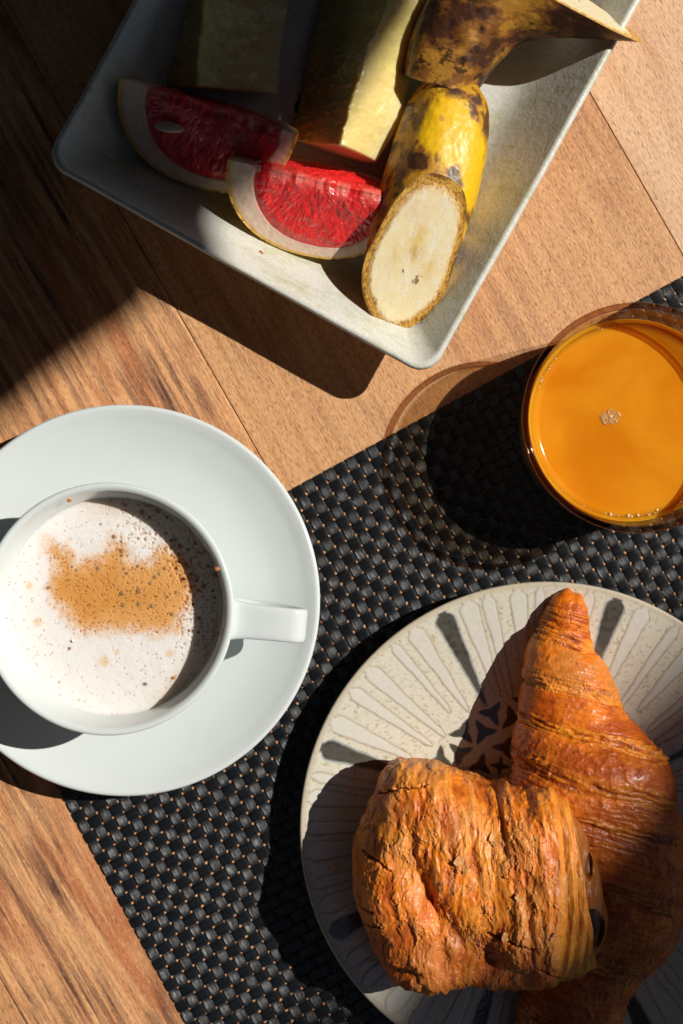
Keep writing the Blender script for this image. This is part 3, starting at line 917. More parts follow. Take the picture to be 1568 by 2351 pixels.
# --- relief
u = lx + .25 * fbm(lx * .5, ly * .5, 2, 3); v = ly + .18 * u
zz_ = BZ * .7
wr = .9 - 1.9 * np.abs(fbm(u * 1.25 + .3 * fbm(u * .6, v * .6, 77, 2), v * .50, 3 + zz_ * .4, 3, .48)) + .35 * fbm(u * 2.6, v * 1.1, 8 + zz_, 3, .5)                     # long folds running up-down the picture
fin = fbm(u * 4.6, v * 1.5, zz_ * 2, 4, .55)
mic = fbm(u * 11, v * 5.5, zz_ * 5, 3, .55)
# flakes: plateaus with ragged edges
fl1 = fbm(u * .85 + .10 * mic, v * .6 + .16 * fin, 11 + zz_ * .5, 4, .48)
fl2 = fbm(u * 1.2 + .10 * mic, v * .8 + .16 * fin, 31 + zz_ * .5, 4, .48)
e1_ = sst(.10, .125, fl1); e2_ = sst(-.38, -.33, fl1); e3_ = sst(.26, .285, fl2)
endz = sst(2.5, 2.75, lx + .12 * fbm(ly * 1.2, 3, 3, 2))   # smoother layered end on the right
flk = (e1_ + e2_ + e3_)
d0_ = .10 * fbm(lx * .45, ly * .35, 21, 2)
lay = np.zeros_like(lx)
lc_ = lx + .035 * (ly) ** 2 + .06 * fbm(lx * .8, ly * .5, 5, 3)
lay = .09 * np.abs((((lc_ - 2.4) / .42) % 1) - .5) * 2
d = (1 - endz) * (d0_ + .062 * wr + .017 * fin + .005 * mic + .036 * flk + .012 * e1_ * fin) + endz * (lay - .12 * sst(2.5, 2.9, lx) + .025 * fin + .03 * fbm(u * 6, v * .8, 3, 3))
# cracks
def crack(pts, width=.035, depth=.22):
    q = np.array([P(a, b, 4.5) - ctr for a, b in pts]); dd = np.full(lx.shape, 9.0)
    wxx = lx + .06 * fin; wyy = ly + .06 * mic
    for i in range(len(q) - 1):
        e = q[i + 1] - q[i]; tx, ty = wxx - q[i][0], wyy - q[i][1]
        t = np.clip((tx * e[0] + ty * e[1]) / (e @ e), 0, 1)
        dd = np.minimum(dd, np.hypot(tx - t * e[0], ty - t * e[1]))
    return np.exp(-(dd / width) ** 2)
def gauss(px, py, sx, sy, rot=0):
    q = P(px, py, 5.0) - ctr; ddx, ddy = lx - q[0], ly - q[1]
    c, s = math.cos(R(rot)), math.sin(R(rot))
    a, b = ddx * c + ddy * s, -ddx * s + ddy * c
    return np.exp(-(a / sx) ** 2 - (b / sy) ** 2)
topm = sst(HS - .8, HS + .6, BZ)
d = d - topm * (.26 * gauss(985, 2060, .30, 1.3, 14) + .22 * gauss(1015, 2190, .26, .8, 16) + .24 * gauss(1120, 2200, .24, .8, 8) + .16 * gauss(945, 1950, .2, .9, 10) + .24 * gauss(930, 2238, 1.0, .22, 0)
               + .12 * gauss(1085, 1960, .14, 1.3, 10) + .16 * gauss(1205, 2110, .16, 1.4, 6) + .14 * gauss(1150, 1900, .12, .9, 4))
d = d + topm * (.22 * gauss(872, 2090, .45, .8) + .10 * gauss(1040, 1930, .25, 1.3, 10) + .12 * gauss(900, 1850, .6, .5) + .12 * gauss(1240, 2000, .18, 2.2, 3))
hol_ = crack([(925, 1975), (975, 2050), (1030, 2125), (1100, 2180), (1190, 2235)], .55) 
lowr = crack([(960, 2150), (1040, 2215), (1150, 2250)], .6)
d = d - topm * (.42 * hol_ + .28 * lowr)
fold2 = fbm(u * 3.1 - ly * .25, v * .75, 41 + zz_, 3, .5)
d = d + topm * (1 - endz) * .040 * fold2
# ledge to the roll's open end
led = sst(1338, 1344, 784 + (BX) * 56 * 60 / (60 - 4.0) - 14 * np.sin(np.clip((ly + 2.8) / 4.5, 0, 1) * np.pi) * 0 + (ly * 10) + 12)
led = led * topm
ck = np.maximum.reduce([crack([(820, 1945), (842, 1965), (870, 1972), (890, 1990)]), crack([(815, 2080), (840, 2088), (866, 2084)]), crack([(822, 2122), (850, 2126), (880, 2118)], .025),
                        crack([(880, 1830), (920, 1806), (980, 1800)], .03), crack([(1110, 2120), (1160, 2135), (1210, 2150)], .04), crack([(1230, 2200), (1290, 2235), (1330, 2225)], .05)])
d = d - .20 * ck * topm
pz = sst(.0, .06, ps)[None, :, None]
nrm = nrm * pz + np.array([0, 0, 1.0]) * (1 - pz)
d = d * sst(PLZ - .05, PLZ + .35, BZ)
V = V + nrm * d[..., None]
pit = np.zeros_like(lx)
for px_, py_, a_, b_ in ((1358, 2120, .32, .64), (1342, 1966, .18, .44)):
    q_ = P(px_, py_, 3.6) - ctr
    pit = np.maximum(pit, 1 - sst(.75, 1.2, np.hypot((lx - q_[0] - .12 * (ly - q_[1])) / a_, (ly - q_[1]) / b_)))
pit = pit * sst(PLZ + .8, PLZ + 1.5, BZ)
V[..., 2] -= .35 * pit
V[..., 2] -= np.minimum(.7 * led, np.maximum(0, V[..., 2] - PLZ - .4))
base = np.array([.86, .235, .010])
col = np.tile(base, lx.shape + (1,))
big = fbm(lx * .45, ly * .45, 6, 3)
col = mixc(col, (.66, .125, .006), sst(-.1, .5, big) * .6)
col = mixc(col, (.84, .34, .05), sst(-.1, .45, -big) * .5)
# loose upper flakes are drier and pinker-brown, exposed under-layers are saturated orange
dry = np.clip(e1_ * .7 + e3_ * .55, 0, 1) * (1 - endz)
col = mixc(col, (.70, .27, .08), dry * .45)
rimf = np.exp(-((fl1 - .115) / .022) ** 2) + np.exp(-((fl2 - .235) / .018) ** 2)
col = mixc(col, (.86, .52, .20), np.clip(rimf, 0, 1) * .35 * (1 - endz))
col = mixc(col, (.40, .065, .006), sst(-.35, .35, -wr + .2 * fin) * .7)
col = mixc(col, (.84, .38, .07), sst(.5, .95, wr + .3 * mic) * .35)
yel = endz * (.5 + .5 * np.sin(lc_ * 15)) 
col = mixc(col, (.82, .34, .035), endz * .55)
col = mixc(col, (.48, .13, .02), endz * sst(.0, .5, fbm(u * 5, v * .7, 9, 3)) * .7)
col = mixc(col, (.30, .08, .015), led * .65)
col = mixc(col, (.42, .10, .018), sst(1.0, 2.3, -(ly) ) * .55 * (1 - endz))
col = mixc(col, (.10, .03, .01), ck * topm * .8)
col = mixc(col, (.16, .045, .012), pit * .8)
col = mixc(col, (.42, .08, .008), sst(.1, .6, -fold2) * .5 * (1 - endz))
col = mixc(col, (.74, .32, .11), sst(.2, .6, fold2) * .4 * (1 - endz))
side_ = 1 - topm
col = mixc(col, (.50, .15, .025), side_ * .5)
pas = empty('chocolate_pastry', ctr[0], ctr[1], PLZ)
tag(pas, 'flaky rolled chocolate pastry leaning on the croissant', 'pastry')
off = np.array([ctr[0], ctr[1], PLZ])
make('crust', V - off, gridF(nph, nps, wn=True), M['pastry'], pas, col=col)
# chocolate batons seen in the open end of the roll
def baton(px, py, z, lx_, ly_, lz, rot):
    q = P(px, py, z)
    a = np.linspace(0, 2 * np.pi, 32, endpoint=False)[:, None]; t = np.linspace(-np.pi / 2, np.pi / 2, 14)[None]
    c, s = np.cos(t), np.sin(t)
    f = lambda x, e: np.sign(x) * np.abs(x) ** e
    V_ = np.stack([lx_ * f(np.cos(a), .8) * np.abs(c) ** .7, ly_ * f(np.sin(a), .8) * np.abs(c) ** .7, lz * f(s, .7) + 0 * a], -1)
    V_ = V_ + .02 * fbm(V_[..., 0] * 5, V_[..., 1] * 5, V_[..., 2] * 5, 2)[..., None]
    o = make('chocolate_baton', V_, gridF(32, 14, wn=True), M['chocolate'], pas)
    o.location = ((q[0] - ctr[0]) * CM, (q[1] - ctr[1]) * CM, (z - PLZ) * CM); o.rotation_euler = (0, 0, R(rot))
BAT = []
def surf_z(px, py):
    """height of the pastry skin under a picture position"""
    k = (CAMH - V[..., 2]) / CAMH / 56.0
    sx, sy = (px - 784) * k, (1175.5 - py) * k
    m_ = (V[..., 0] - sx) ** 2 + (V[..., 1] - sy) ** 2
    m_ = np.where(BZ > PLZ + .8, m_, 99)
    i = np.unravel_index(np.argmin(m_), m_.shape)
    return V[i]
for px, py, a, b, rt in ((1358, 2120, .27, .55, -6), (1342, 1966, .14, .36, -6)):
    s_ = surf_z(px, py)
    baton(px, py, s_[2] + .02, a, b, .16, rt)
# loose flakes lifted off the crust
fm_ = M['crumb']
flake_m = colmat('loose pastry flake', rough=.5, flat=(.72, .34, .11), tint=.25, tscale=800, bump=[(900, .0003)], sss=.2, sss_s=.001)
for k in range(16):
    px = random.gauss(1120, 110); py = random.gauss(1980, 130)
    if not (850 < px < 1290 and 1800 < py < 2220): continue
    s_ = surf_z(px, py)
    n_ = 16; L = random.uniform(.06, .2)
    V_ = [(0, 0, .01)]
    for ring in (.55, 1.0):
        for q in range(n_):
            a = 2 * math.pi * q / n_
            r = ring * L * (1 + .45 * math.sin(a * 2 + k) * .6 + random.uniform(-.25, .25) * ring)
            V_.append((r * math.cos(a) * .75, r * math.sin(a) * 1.25, .02 * ring + random.uniform(-.008, .012)))
    nb_ = len(V_)
    V_ = V_ + [(x, y, z - .02) for x, y, z in V_]
    F_ = []
    for q in range(n_):
        q2 = (q + 1) % n_
        F_ += [(0, 1 + q, 1 + q2), (1 + q, 1 + n_ + q, 1 + n_ + q2, 1 + q2)]
        F_ += [(nb_, nb_ + 1 + q2, nb_ + 1 + q), (nb_ + 1 + q, nb_ + 1 + q2, nb_ + 1 + n_ + q2, nb_ + 1 + n_ + q)]
        F_ += [(1 + n_ + q, nb_ + 1 + n_ + q, nb_ + 1 + n_ + q2, 1 + n_ + q2)]
    o = make('flake', V_, F_, flake_m, pas, smooth=False)
    o.location = ((s_[0] - ctr[0]) * CM, (s_[1] - ctr[1]) * CM, (s_[2] - PLZ + .015) * CM)
    sl_x = -(s_[0] - ctr[0]) * .06; 
    o.rotation_euler = (-(s_[1] - ctr[1]) * .16 + random.uniform(-.2, .2), (s_[0] - ctr[0]) * .05 + random.uniform(-.25, .25), random.uniform(-.6, .6))

# ------------------------------------------------------------------ grapefruit wedges
def wedge(label, px, py, zc, axis_deg, half, Rr_, front, back, seed, tilt=0):
    q = P(px, py, zc)
    root = empty('grapefruit_wedge', q[0], q[1], zc, R(axis_deg)); root.rotation_euler = (0, R(tilt), R(axis_deg))
    tag(root, label, 'grapefruit', 'grapefruit wedges in the dish')
    nu, nv = 260, 120
    uu = np.linspace(0.001, math.pi - .001, nu)[:, None]
    f = lambda x, e: np.sign(x) * np.abs(x) ** e
    ccu, ssu = f(np.cos(uu), .88), f(np.sin(uu), .88)
    fr = .835                                     # flesh edge in radius
    def face(v, ang, sgn):
        ax_ = half * v * ccu
        # pith is thicker at the ends than below
        rho = Rr_ * v * ssu
        return np.stack([ax_, sgn * rho * math.sin(R(ang)), -rho * math.cos(R(ang))], -1)
    vf = np.linspace(0, 1, nv)[None]
    for sgn, ang in ((-1, front), (1, back)):
        # flesh sheet: scaled copy so that pith at ends is thick
        vfl = vf * fr
        p = face(vfl, ang, sgn); p[..., 0] = p[..., 0] * .90 + .24 * (1 - vf ** 2 * .0)
        nvec = np.array([0, sgn * math.cos(R(ang)), math.sin(R(ang))])
        rp = np.hypot(p[..., 0], np.hypot(p[..., 1], p[..., 2]))
        th_ = np.arctan2(np.hypot(p[..., 1], p[..., 2]), p[..., 0])
        streak = fbm(th_ * 24 + seed, rp * 1.6 + .4 * fbm(p[..., 0], p[..., 2], 3, 2), seed + sgn, 4, .6)
        bump_ = (.09 * fbm(p[..., 0] * 1.3, p[..., 2] * 1.3, seed, 3)) + .016 * streak + .022 * fbm(p[..., 0] * 7, p[..., 2] * 7, seed, 3)
        lip = sst(0, .12, 1 - vf) 
        rh_ = np.hypot(p[..., 1], p[..., 2])
        p = p + nvec * ((.05 + bump_) * lip * sst(0, .35, rh_))[..., None]
        ridge = np.exp(-(np.hypot(p[..., 1], p[..., 2]) / .35) ** 2)
        p[..., 2] += -.12 * ridge + .16 * ridge * fbm(p[..., 0] * 1.5, 0, seed, 3) 
        c = np.tile(np.array([.88, .035, .035]), p.shape[:2] + (1,))
        c = mixc(c, (.90, .10, .085), sst(.2, .7, streak) * .5)
        c = mixc(c, (.88, .30, .22), sst(.66, .8, fbm(th_ * 34, rp * 1.6, seed + 9, 3)) * .7 * sst(.9, 1.8, rp))
        c = mixc(c, (.60, .012, .016), sst(.1, .6, -streak) * .35)
        c = mixc(c, (.85, .35, .28), ridge * sst(-.1, .4, fbm(p[..., 0] * 2, 1, seed + 2, 3)) * .6)
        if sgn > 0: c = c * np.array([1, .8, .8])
        make('flesh', p, gridF(nu, nv)[:, ::(1 if sgn < 0 else -1)], M['citrus_flesh'], root, col=c)
    # rind: front face ring -> outer skin -> back face ring, as one continuous cross-section
    K1 = 14; K2 = 46
    prof_v = np.concatenate([np.linspace(fr - .06, 1, K1), np.ones(K2), np.linspace(1, fr - .06, K1)])
    angs = np.concatenate([np.full(K1, -front), np.linspace(-front, back, K2), np.full(K1, back)])
    rnd = np.concatenate([np.zeros(K1), np.ones(K2), np.zeros(K1)])
    vv = prof_v[None]; aa = np.radians(angs)[None]
    shrink = np.where(prof_v < 1, .90 + .10 * (prof_v - fr) / (1 - fr), 1.0)[None]
    shrink = np.clip(shrink, .90, 1)
    p = np.stack([half * vv * ccu * shrink, Rr_ * vv * ssu * np.sin(aa), -Rr_ * vv * ssu * np.cos(aa)], -1)
    p[..., 0] += .24 * np.clip(1 - (prof_v - fr) / (1 - fr), 0, 1)[None]
    inset = np.where(prof_v < fr, -.10, 0)[None]
    nside = np.sign(angs)[None]
    p[..., 1] += inset * nside * .8; p[..., 2] += inset * .6
    nz_ = fbm(p[..., 0] * 2.5, p[..., 1] * 2.5, p[..., 2] * 2.5 + seed, 4)
    dirn = p / (np.linalg.norm(p, axis=-1)[..., None] + 1e-9)
    p = p + dirn * (.03 * nz_ * (rnd[None]) + .02 * fbm(p[..., 0] * 10, p[..., 1] * 10, p[..., 2] * 10, 2) * rnd[None])[..., None]
    p[..., 2] += .02 * nz_ * (1 - rnd[None])
    # worn, not razor-straight, ends
    skin = sst(.955, .985, vv + 0 * nz_ + .008 * nz_)
    c = np.tile(np.array([.84, .64, .50]), p.shape[:2] + (1,))
    c = mixc(c, (.82, .48, .36), sst(-.1, .5, nz_) * .4)
    c = mixc(c, (.80, .30, .24), (1 - sst(fr, fr + .05, vv)) * .5 + 0 * nz_)
    c = mixc(c, (.74, .43, .06), skin * np.ones_like(nz_))
    c = mixc(c, (.78, .52, .30), skin * sst(.1, .5, nz_) * .6)
    make('rind', p, gridF(nu, len(prof_v)), M['citrus_rind'], root, col=c)
    return root
w1 = wedge('shaded grapefruit wedge with a pale seed, left of the sunlit one', 478, 244, 3.5, -17.5, 3.6, 3.45, 53, 20, 2.0)
w2 = wedge('sunlit red grapefruit wedge beside the cut banana', 728, 414, 3.5, -13, 3.55, 3.25, 54, 26, 5.0)
# the seed on the shaded wedge
V_, F_ = dome(1, 1, 20, 10)
V_ = V_ * np.array([.58, .29, .15]); V_[..., 0] *= 1 + .12 * np.sign(V_[..., 0])
s_ = make('seed', V_, F_, M['seed'], w1)
s_.location = (-1.35 * CM, -1.12 * CM, -.70 * CM + .0016); s_.rotation_euler = (R(-32), 0, R(8))

# ------------------------------------------------------------------ melon slices
def melon(label, stations, seed, rind_lat):
    """stations: list of (L(px,py,z), ridge(px,py,z), Rt(px,py,z)) from the near end to the far end"""
    root = empty('melon_slice'); tag(root, label, 'melon', 'honeydew melon slices in the dish')
    st = []
    for L, G, Q in stations:
        row = []
        for a, b, z in (L, G, Q):
            q = P(a, b, z); row.append((q[0], q[1], z))
        st.append(np.array(row))
    st = np.array(st)                              # (n,3,3)
    n = 170
    sti = catmull(st.reshape(len(st), 9), n).reshape(n, 3, 3)
    root.location = tuple(np.array([sti[:, :, 0].mean(), sti[:, :, 1].mean(), FL]) * CM)
    offm = np.array([sti[:, :, 0].mean(), sti[:, :, 1].mean(), FL])
    K = 40
    def lerp(a, b, t): return a[:, None] * (1 - t)[None, :, None] + b[:, None] * t[None, :, None]
    t = np.linspace(0, 1, K)
    left = lerp(sti[:, 0], sti[:, 1], t); right = lerp(sti[:, 1], sti[:, 2], t[1:])
    sec_ = np.concatenate([left, right], 1)        # n x (2K-1) x3
    # slight hollow of the seed side, slight bulge of the cut side
    hol = np.concatenate([-.22 * np.sin(np.pi * t), .05 * np.sin(np.pi * t[1:])])
    sec_[..., 2] += hol[None]
    # soften the ridge
    kk = np.exp(-np.linspace(-2, 2, 7) ** 2); kk /= kk.sum()
    for ax_ in range(3):
        pad = np.pad(sec_[..., ax_], ((0, 0), (3, 3)), mode='edge')
        sec_[..., ax_] = sum(kk[q] * pad[:, q:q + sec_.shape[1]] for q in range(7))
    fibm = np.concatenate([np.ones(K), np.zeros(K - 1)])[None]
    nf = fbm(sec_[..., 0] * 3, sec_[..., 1] * 3, seed, 4, .6)
    sec_[..., 2] += .035 * nf * fibm + .012 * nf + .05 * fbm(sec_[..., 0] * .8, sec_[..., 1] * .8, seed, 2)
    fibn = sst(.35, .6, fbm(sec_[..., 0] * 4, sec_[..., 1] * 6, seed + 5, 4, .65)) * fibm
    sec_[..., 2] += .05 * fibn
    c = np.tile(np.array([.86, .68, .26]), sec_.shape[:2] + (1,))
    c = mixc(c, (.66, .42, .10), fibm * .85 + 0 * nf)
    c = mixc(c, (.82, .70, .36), fibn)
    tt = np.concatenate([np.zeros(K), t[1:]])[None] + 0 * nf
    c = mixc(c, (.80, .78, .46), sst(.55, .95, tt) * .5)
    c = mixc(c, (.80, .70, .22), sst(.1, .5, fbm(sec_[..., 0] * .7, sec_[..., 1] * .7, seed, 3)) * .5)
    wav = fbm(sec_[..., 1] * .9, seed * 3, np.linspace(0, 2.2, sec_.shape[1])[None] + 0 * nf, 3)
    sec_[..., 0] += .09 * wav
    sec_[..., 2] += .05 * fbm(sec_[..., 0] * 1.6, sec_[..., 1] * 1.6, seed + 8, 3)
    # near end cap: repeat ring pulled to its centre
    m_ = sec_.shape[1]
    # rind underside
    lat = np.linspace(0, 1, 34)
    A_, B_ = sti[:, 2], sti[:, 0]
    und = A_[:, None] * (1 - lat)[None, :, None] + B_[:, None] * lat[None, :, None]
    sag = np.sin(np.pi * lat)
    zlow = FL + .02
    und[..., 2] = und[..., 2] * (1 - sag[None] ** .6) + zlow * sag[None] ** .6
    und[..., 0] += rind_lat * np.sin(np.pi * lat[None]) ** 1.2 * (1 - lat[None])
    ring = np.concatenate([sec_, und[:, 1:-1]], 1)
    Vn = ring
    # round the near end slightly
    endc = ring[0].mean(0)
    extra = []
    dirv = (sti[0, 1] - sti[3, 1]); dirv /= np.linalg.norm(dirv)
    for s in (.97, .6, .25, .02):
        extra.append((ring[0] - endc) * s + endc + dirv * .05)
    farc = ring[-1].mean(0)
    ex2 = [(ring[-1] - farc) * s + farc for s in (.6, .02)]
    Vn = np.concatenate([np.array(extra[::-1]), ring, np.array(ex2)], 0)
    cu = np.tile(np.array([.45, .48, .20]), und[:, 1:-1].shape[:2] + (1,))
    cr = np.concatenate([c, cu], 1)
    capc = np.tile(np.array([.80, .74, .36]), (4, ring.shape[1], 1)); cap2 = np.tile(np.array([.80, .74, .36]), (2, ring.shape[1], 1))
    cn = np.concatenate([capc, cr, cap2], 0)
    # split faces into flesh and rind
    nn_, mm_ = Vn.shape[:2]
    F = gridF(nn_, mm_, wm=True)
    jj = F[:, 0] % mm_; ii_ = F[:, 0] // mm_
    isr = (jj >= m_ - 1) & (ii_ >= 4) & (ii_ < nn_ - 3)
    for nm, sel in (('flesh', ~isr), ('rind', isr)):
        make(nm, Vn - offm, F[sel], M['melon'], root, col=cn)
    return root
melon('honeydew slice half in sun, behind the sunlit grapefruit wedge', [
    ((668, 318, .9), (782, 330, 3.95), (868, 368, 2.3)),
    ((676, 280, .9), (792, 288, 4.00), (898, 322, 2.3)),
    ((690, 225, .9), (808, 232, 4.05), (926, 268, 2.4)),
    ((702, 150, .9), (830, 155, 4.10), (944, 175, 2.4)),
    ((722, 60, .9), (862, 65, 4.10), (978, 80, 2.4)),
    ((742, -10, .9), (890, -5, 4.05), (1010, 10, 2.4)),
    ((780, -130, .9), (930, -120, 3.1), (1060, -100, 2.3)),
    ((810, -200, .9), (960, -190, 3.0), (1090, -180, 1.4))], 3, .35)
melon('honeydew slice wholly in shade, behind the wedge with the seed', [
    ((372, 190, .9), (446, 196, 2.9), (640, 212, 1.2)),
    ((374, 130, .9), (450, 130, 3.0), (646, 140, 1.3)),
    ((378, 60, .9), (458, 60, 3.0), (656, 66, 1.3)),
    ((385, -20, .9), (468, -20, 3.0), (668, -15, 1.3)),
    ((400, -130, .9), (490, -130, 3.0), (700, -120, 1.3)),
    ((410, -200, .9), (505, -200, 2.8), (715, -190, 1.2))], 7, .1)

# ------------------------------------------------------------------ bananas
def banana(label, path, planes, seed, palette, cs, cat='banana'):
    """path: (x,y,z,r) cm; planes: ((point,normal) at start, (point,normal) at end); normals point out of the piece"""
    root = empty('banana_half', path[0][0], path[0][1], path[0][2]); tag(root, label, cat, 'banana pieces in the dish')
    off = np.array(path[0][:3])
    n, K = 420, 220
    pc = catmull(path, n)
    # extend both ways so that the cutting planes always meet
    T, Sd, U = frames(pc[:, :3])
    a = np.linspace(0, 2 * np.pi, K, endpoint=False)
    pent = 1 + .028 * np.cos(5 * a + cs) + .01 * np.cos(2 * a)
    L = pc[:, None, :3] + (pc[:, 3][:, None] * pent * np.cos(a))[..., None] * Sd[:, None] + (pc[:, 3][:, None] * pent * np.sin(a))[..., None] * U[:, None]
    sA_, sB_ = np.zeros(K), np.full(K, n - 1.0)
    for which, pl in enumerate(planes):
        if pl is None: continue
        p0, nv = np.array(pl[0]), np.array(pl[1]) / np.linalg.norm(pl[1])
        D = (L - p0) @ nv                       # >0 is outside
        for k in range(K):
            outm = D[:, k] > 0
            mid = n // 2
            if which == 0:
                idx = np.where(outm[:mid])[0]; i = idx[-1] if len(idx) else -1
                if i >= 0: sA_[k] = i + D[i, k] / (D[i, k] - D[i + 1, k])
            else:
                idx = np.where(outm[mid:])[0]
                if len(idx):
                    i = idx[0] + mid; sB_[k] = i - 1 + D[i - 1, k] / (D[i - 1, k] - D[i, k])
    m = 360
    t = np.linspace(0, 1, m)[:, None]
    s = sA_[None] * (1 - t) + sB_[None] * t
    i0 = np.clip(np.floor(s).astype(int), 0, n - 2); f = (s - i0)[..., None]
    kk = np.arange(K)[None] + 0 * i0
    V = L[i0, kk] * (1 - f) + L[i0 + 1, kk] * f
    ctrs = pc[:, :3][i0] * (1 - f) + pc[:, :3][i0 + 1] * f
    rad_ = (V - ctrs); rad_ /= np.linalg.norm(rad_, axis=-1)[..., None] + 1e-9
    x, y, z = V[..., 0], V[..., 1], V[..., 2]
    edgef = np.minimum(sst(0, .02, t), sst(0, .02, 1 - t)) if planes[0] is not None else sst(0, .02, 1 - t)
    dsp = (.035 * fbm(x * 1.2, y * .8, z * 1.2 + seed, 3) + .012 * fbm(x * 5, y * 3, z * 5, 3)) * edgef
    Vd = V + rad_ * dsp[..., None]
    cc_ = palette(x, y, z, seed, np.minimum(t, 1 - t) + 0 * x)
    make('peel', Vd - off, gridF(m, K, wm=True), M['peel'], root, col=cc_)
    # cut faces
    for which, pl in enumerate(planes):
        ring = V[0] if which == 0 else V[-1]
        cen = ring.mean(0)
        nv = None if pl is None else np.array(pl[1]) / np.linalg.norm(pl[1])
        q = 150
        rads = np.linspace(1, .003, q)[:, None, None]
        G = cen + (ring - cen)[None] * rads
        rf = rads[..., 0] + 0 * G[..., 0]
        if nv is None:
            nv = (ring[0] - ring[0]) + np.array([0, 0, 0.0])
        g = G - cen
        e_a = (ring[np.argmax(np.linalg.norm(ring - cen, axis=1))] - cen); la = np.linalg.norm(e_a); e_a = e_a / la
        if e_a[1] < 0: e_a = -e_a
        e_b = np.cross(nv, e_a); nb_ = np.linalg.norm(e_b)
        e_b = e_b / (nb_ + 1e-9)
        lb = np.max(np.abs((ring - cen) @ e_b)) + 1e-6
        ga, gb = (g @ e_a) / la, (g @ e_b) / lb
        nz_ = fbm(G[..., 0] * 3, G[..., 1] * 3, G[..., 2] * 3 + seed, 4)
        rpe = rf + .03 * nz_
        flesh_h = sst(.94, .80, rpe) if False else (1 - sst(.80, .90, rpe))
        G = G + nv * ((.05 * flesh_h + .004 * nz_ * flesh_h + .002 * fbm(G[..., 0] * 12, G[..., 1] * 12, 1, 3)) * (rf < .985))[..., None]
        c = np.tile(np.array([.93, .78, .48]), G.shape[:2] + (1,))
        c = mixc(c, (.95, .86, .64), sst(-.1, .5, nz_) * .6)
        # brown peel ring
        pr = sst(.78, .90, rpe + .035 * fbm(G[..., 0] * 9, G[..., 1] * 9, 2, 3))
        c = mixc(c, (.66, .34, .06), pr)
        spn = fbm(G[..., 0] * 13, G[..., 1] * 13, 5 + seed, 3, .6)
        c = mixc(c, (.22, .07, .015), pr * sst(.1, .45, spn) * .8)
        c = mixc(c, (.80, .55, .12), pr * sst(.1, .5, -spn) * .6)
        c = mixc(c, (.09, .028, .012), sst(.93, .99, rpe) * sst(-.3, .2, fbm(G[..., 0] * 1.5, G[..., 1] * 1.5, 3, 2)) * .75)
        # core: translucent patches and dark seed traces
        wa = ga + .06 * nz_; wb = gb + .06 * fbm(G[..., 0] * 4, G[..., 1] * 4, 9, 3)
        def blob(a_, b_, sa, sb): return np.exp(-((wa - a_) / sa) ** 2 - ((wb - b_) / sb) ** 2)
        if which == 1:
            c = mixc(c, (.80, .56, .16), np.clip(blob(.26, .03, .13, .16) + .8 * blob(-.06, -.36, .13, .12) + .7 * blob(-.02, .42, .16, .12) + .8 * blob(.08, 0, .12, .1), 0, 1) * .8)
            c = mixc(c, (.62, .42, .18), np.clip(blob(.08, .0, .08, .16), 0, 1) * .6)
            c = mixc(c, (.26, .09, .025), sst(.42, .85, blob(-.17, -.20, .075, .07) + blob(-.24, -.14, .03, .06) + .8 * blob(-.15, .14, .04, .06) + .45 * fbm(G[..., 0] * 7, G[..., 1] * 7, 2, 3)) * .85)
            c = mixc(c, (.82, .62, .42), np.clip(blob(.55, .25, .14, .3), 0, 1) * .5)
            c = mixc(c, (.93, .88, .76), sst(.35, .6, fbm(ga * 3, gb * 14, 5, 3)) * (1 - pr) * .5)
        Gi = G
        Fg = gridF(q, K, wm=True)
        if which == 0: Fg = Fg[:, ::-1]
        make('cut_flesh', Gi - off, Fg, M['banana_flesh'], root, col=c)
    return root

def pal_yellow(x, y, z, seed, e):
    ye = np.array([.78, .46, .008])
    c = np.tile(ye, x.shape + (1,))
    c = mixc(c, (.62, .30, .012), sst(-.2, .5, fbm(x * .7, y * .7, seed, 3)) * .6)
    n1 = fbm(x * .75, y * .6, z * .75 + seed * 2, 5, .62)
    n2 = fbm(x * 3.2, y * 2.2, z * 3.2 + 4, 4, .6)
    c = mixc(c, (.42, .17, .02), sst(.0, .3, n1 + .2 * n2) * .8)
    c = mixc(c, (.045, .014, .01), sst(.20, .42, n1 + .25 * n2) * .92)
    c = mixc(c, (.12, .04, .012), sst(.5, .75, n2) * .8)
    return c
def pal_yellow1(x, y, z, seed, e):
    c = pal_yellow(x, y, z, seed, e)
    # bare yellow patch upper centre, dark band left, brown top end
    def g(px, py, s):
        q = P(px, py, 3.4); return np.exp(-((x - q[0]) ** 2 + (y - q[1]) ** 2) / s ** 2)
    n2 = fbm(x * 3.2, y * 2.2, z * 3.2 + 4, 4, .6)
    yw = np.clip(g(1030, 275, .85) + g(1062, 360, .95) + g(1082, 440, .6) + .8 * g(1075, 520, .5) + .8 * g(1060, 620, .5) + .9 * g(990, 320, .5) + .9 * g(1010, 690, .6), 0, 1)
    far = 1 - sst(.12, .45, yw + .15 * n2)
    c = mixc(c, (.34, .12, .015), far * .5)
    c = mixc(c, (.06, .018, .01), far * sst(.05, .4, fbm(x * 1.6, y * 1.0, z * 1.6 + 31, 4, .6)) * .85)
    c = mixc(c, (.86, .50, .006), sst(.30, .55, yw + .22 * n2) * .97)
    dk = g(950, 375, .45) + .9 * g(1035, 408, .3) + 1.0 * g(905, 330, .28) + g(1045, 432, .25) + .9 * g(1075, 500, .22) + .6 * g(1052, 545, .25) + 1.1 * g(1095, 235, .25) + .8 * g(1040, 212, .45) + .8 * g(965, 390, .3)
    c = mixc(c, (.05, .015, .010), sst(.42, .75, dk + .35 * n2) * .92)
    c = mixc(c, (.30, .11, .02), sst(.25, .45, dk + .3 * n2) * (1 - sst(.42, .75, dk + .35 * n2)) * .8)
    c = mixc(c, (.40, .17, .02), sst(.35, .55, g(1010, 285, .16) + .2 * n2) * .6)
    return c
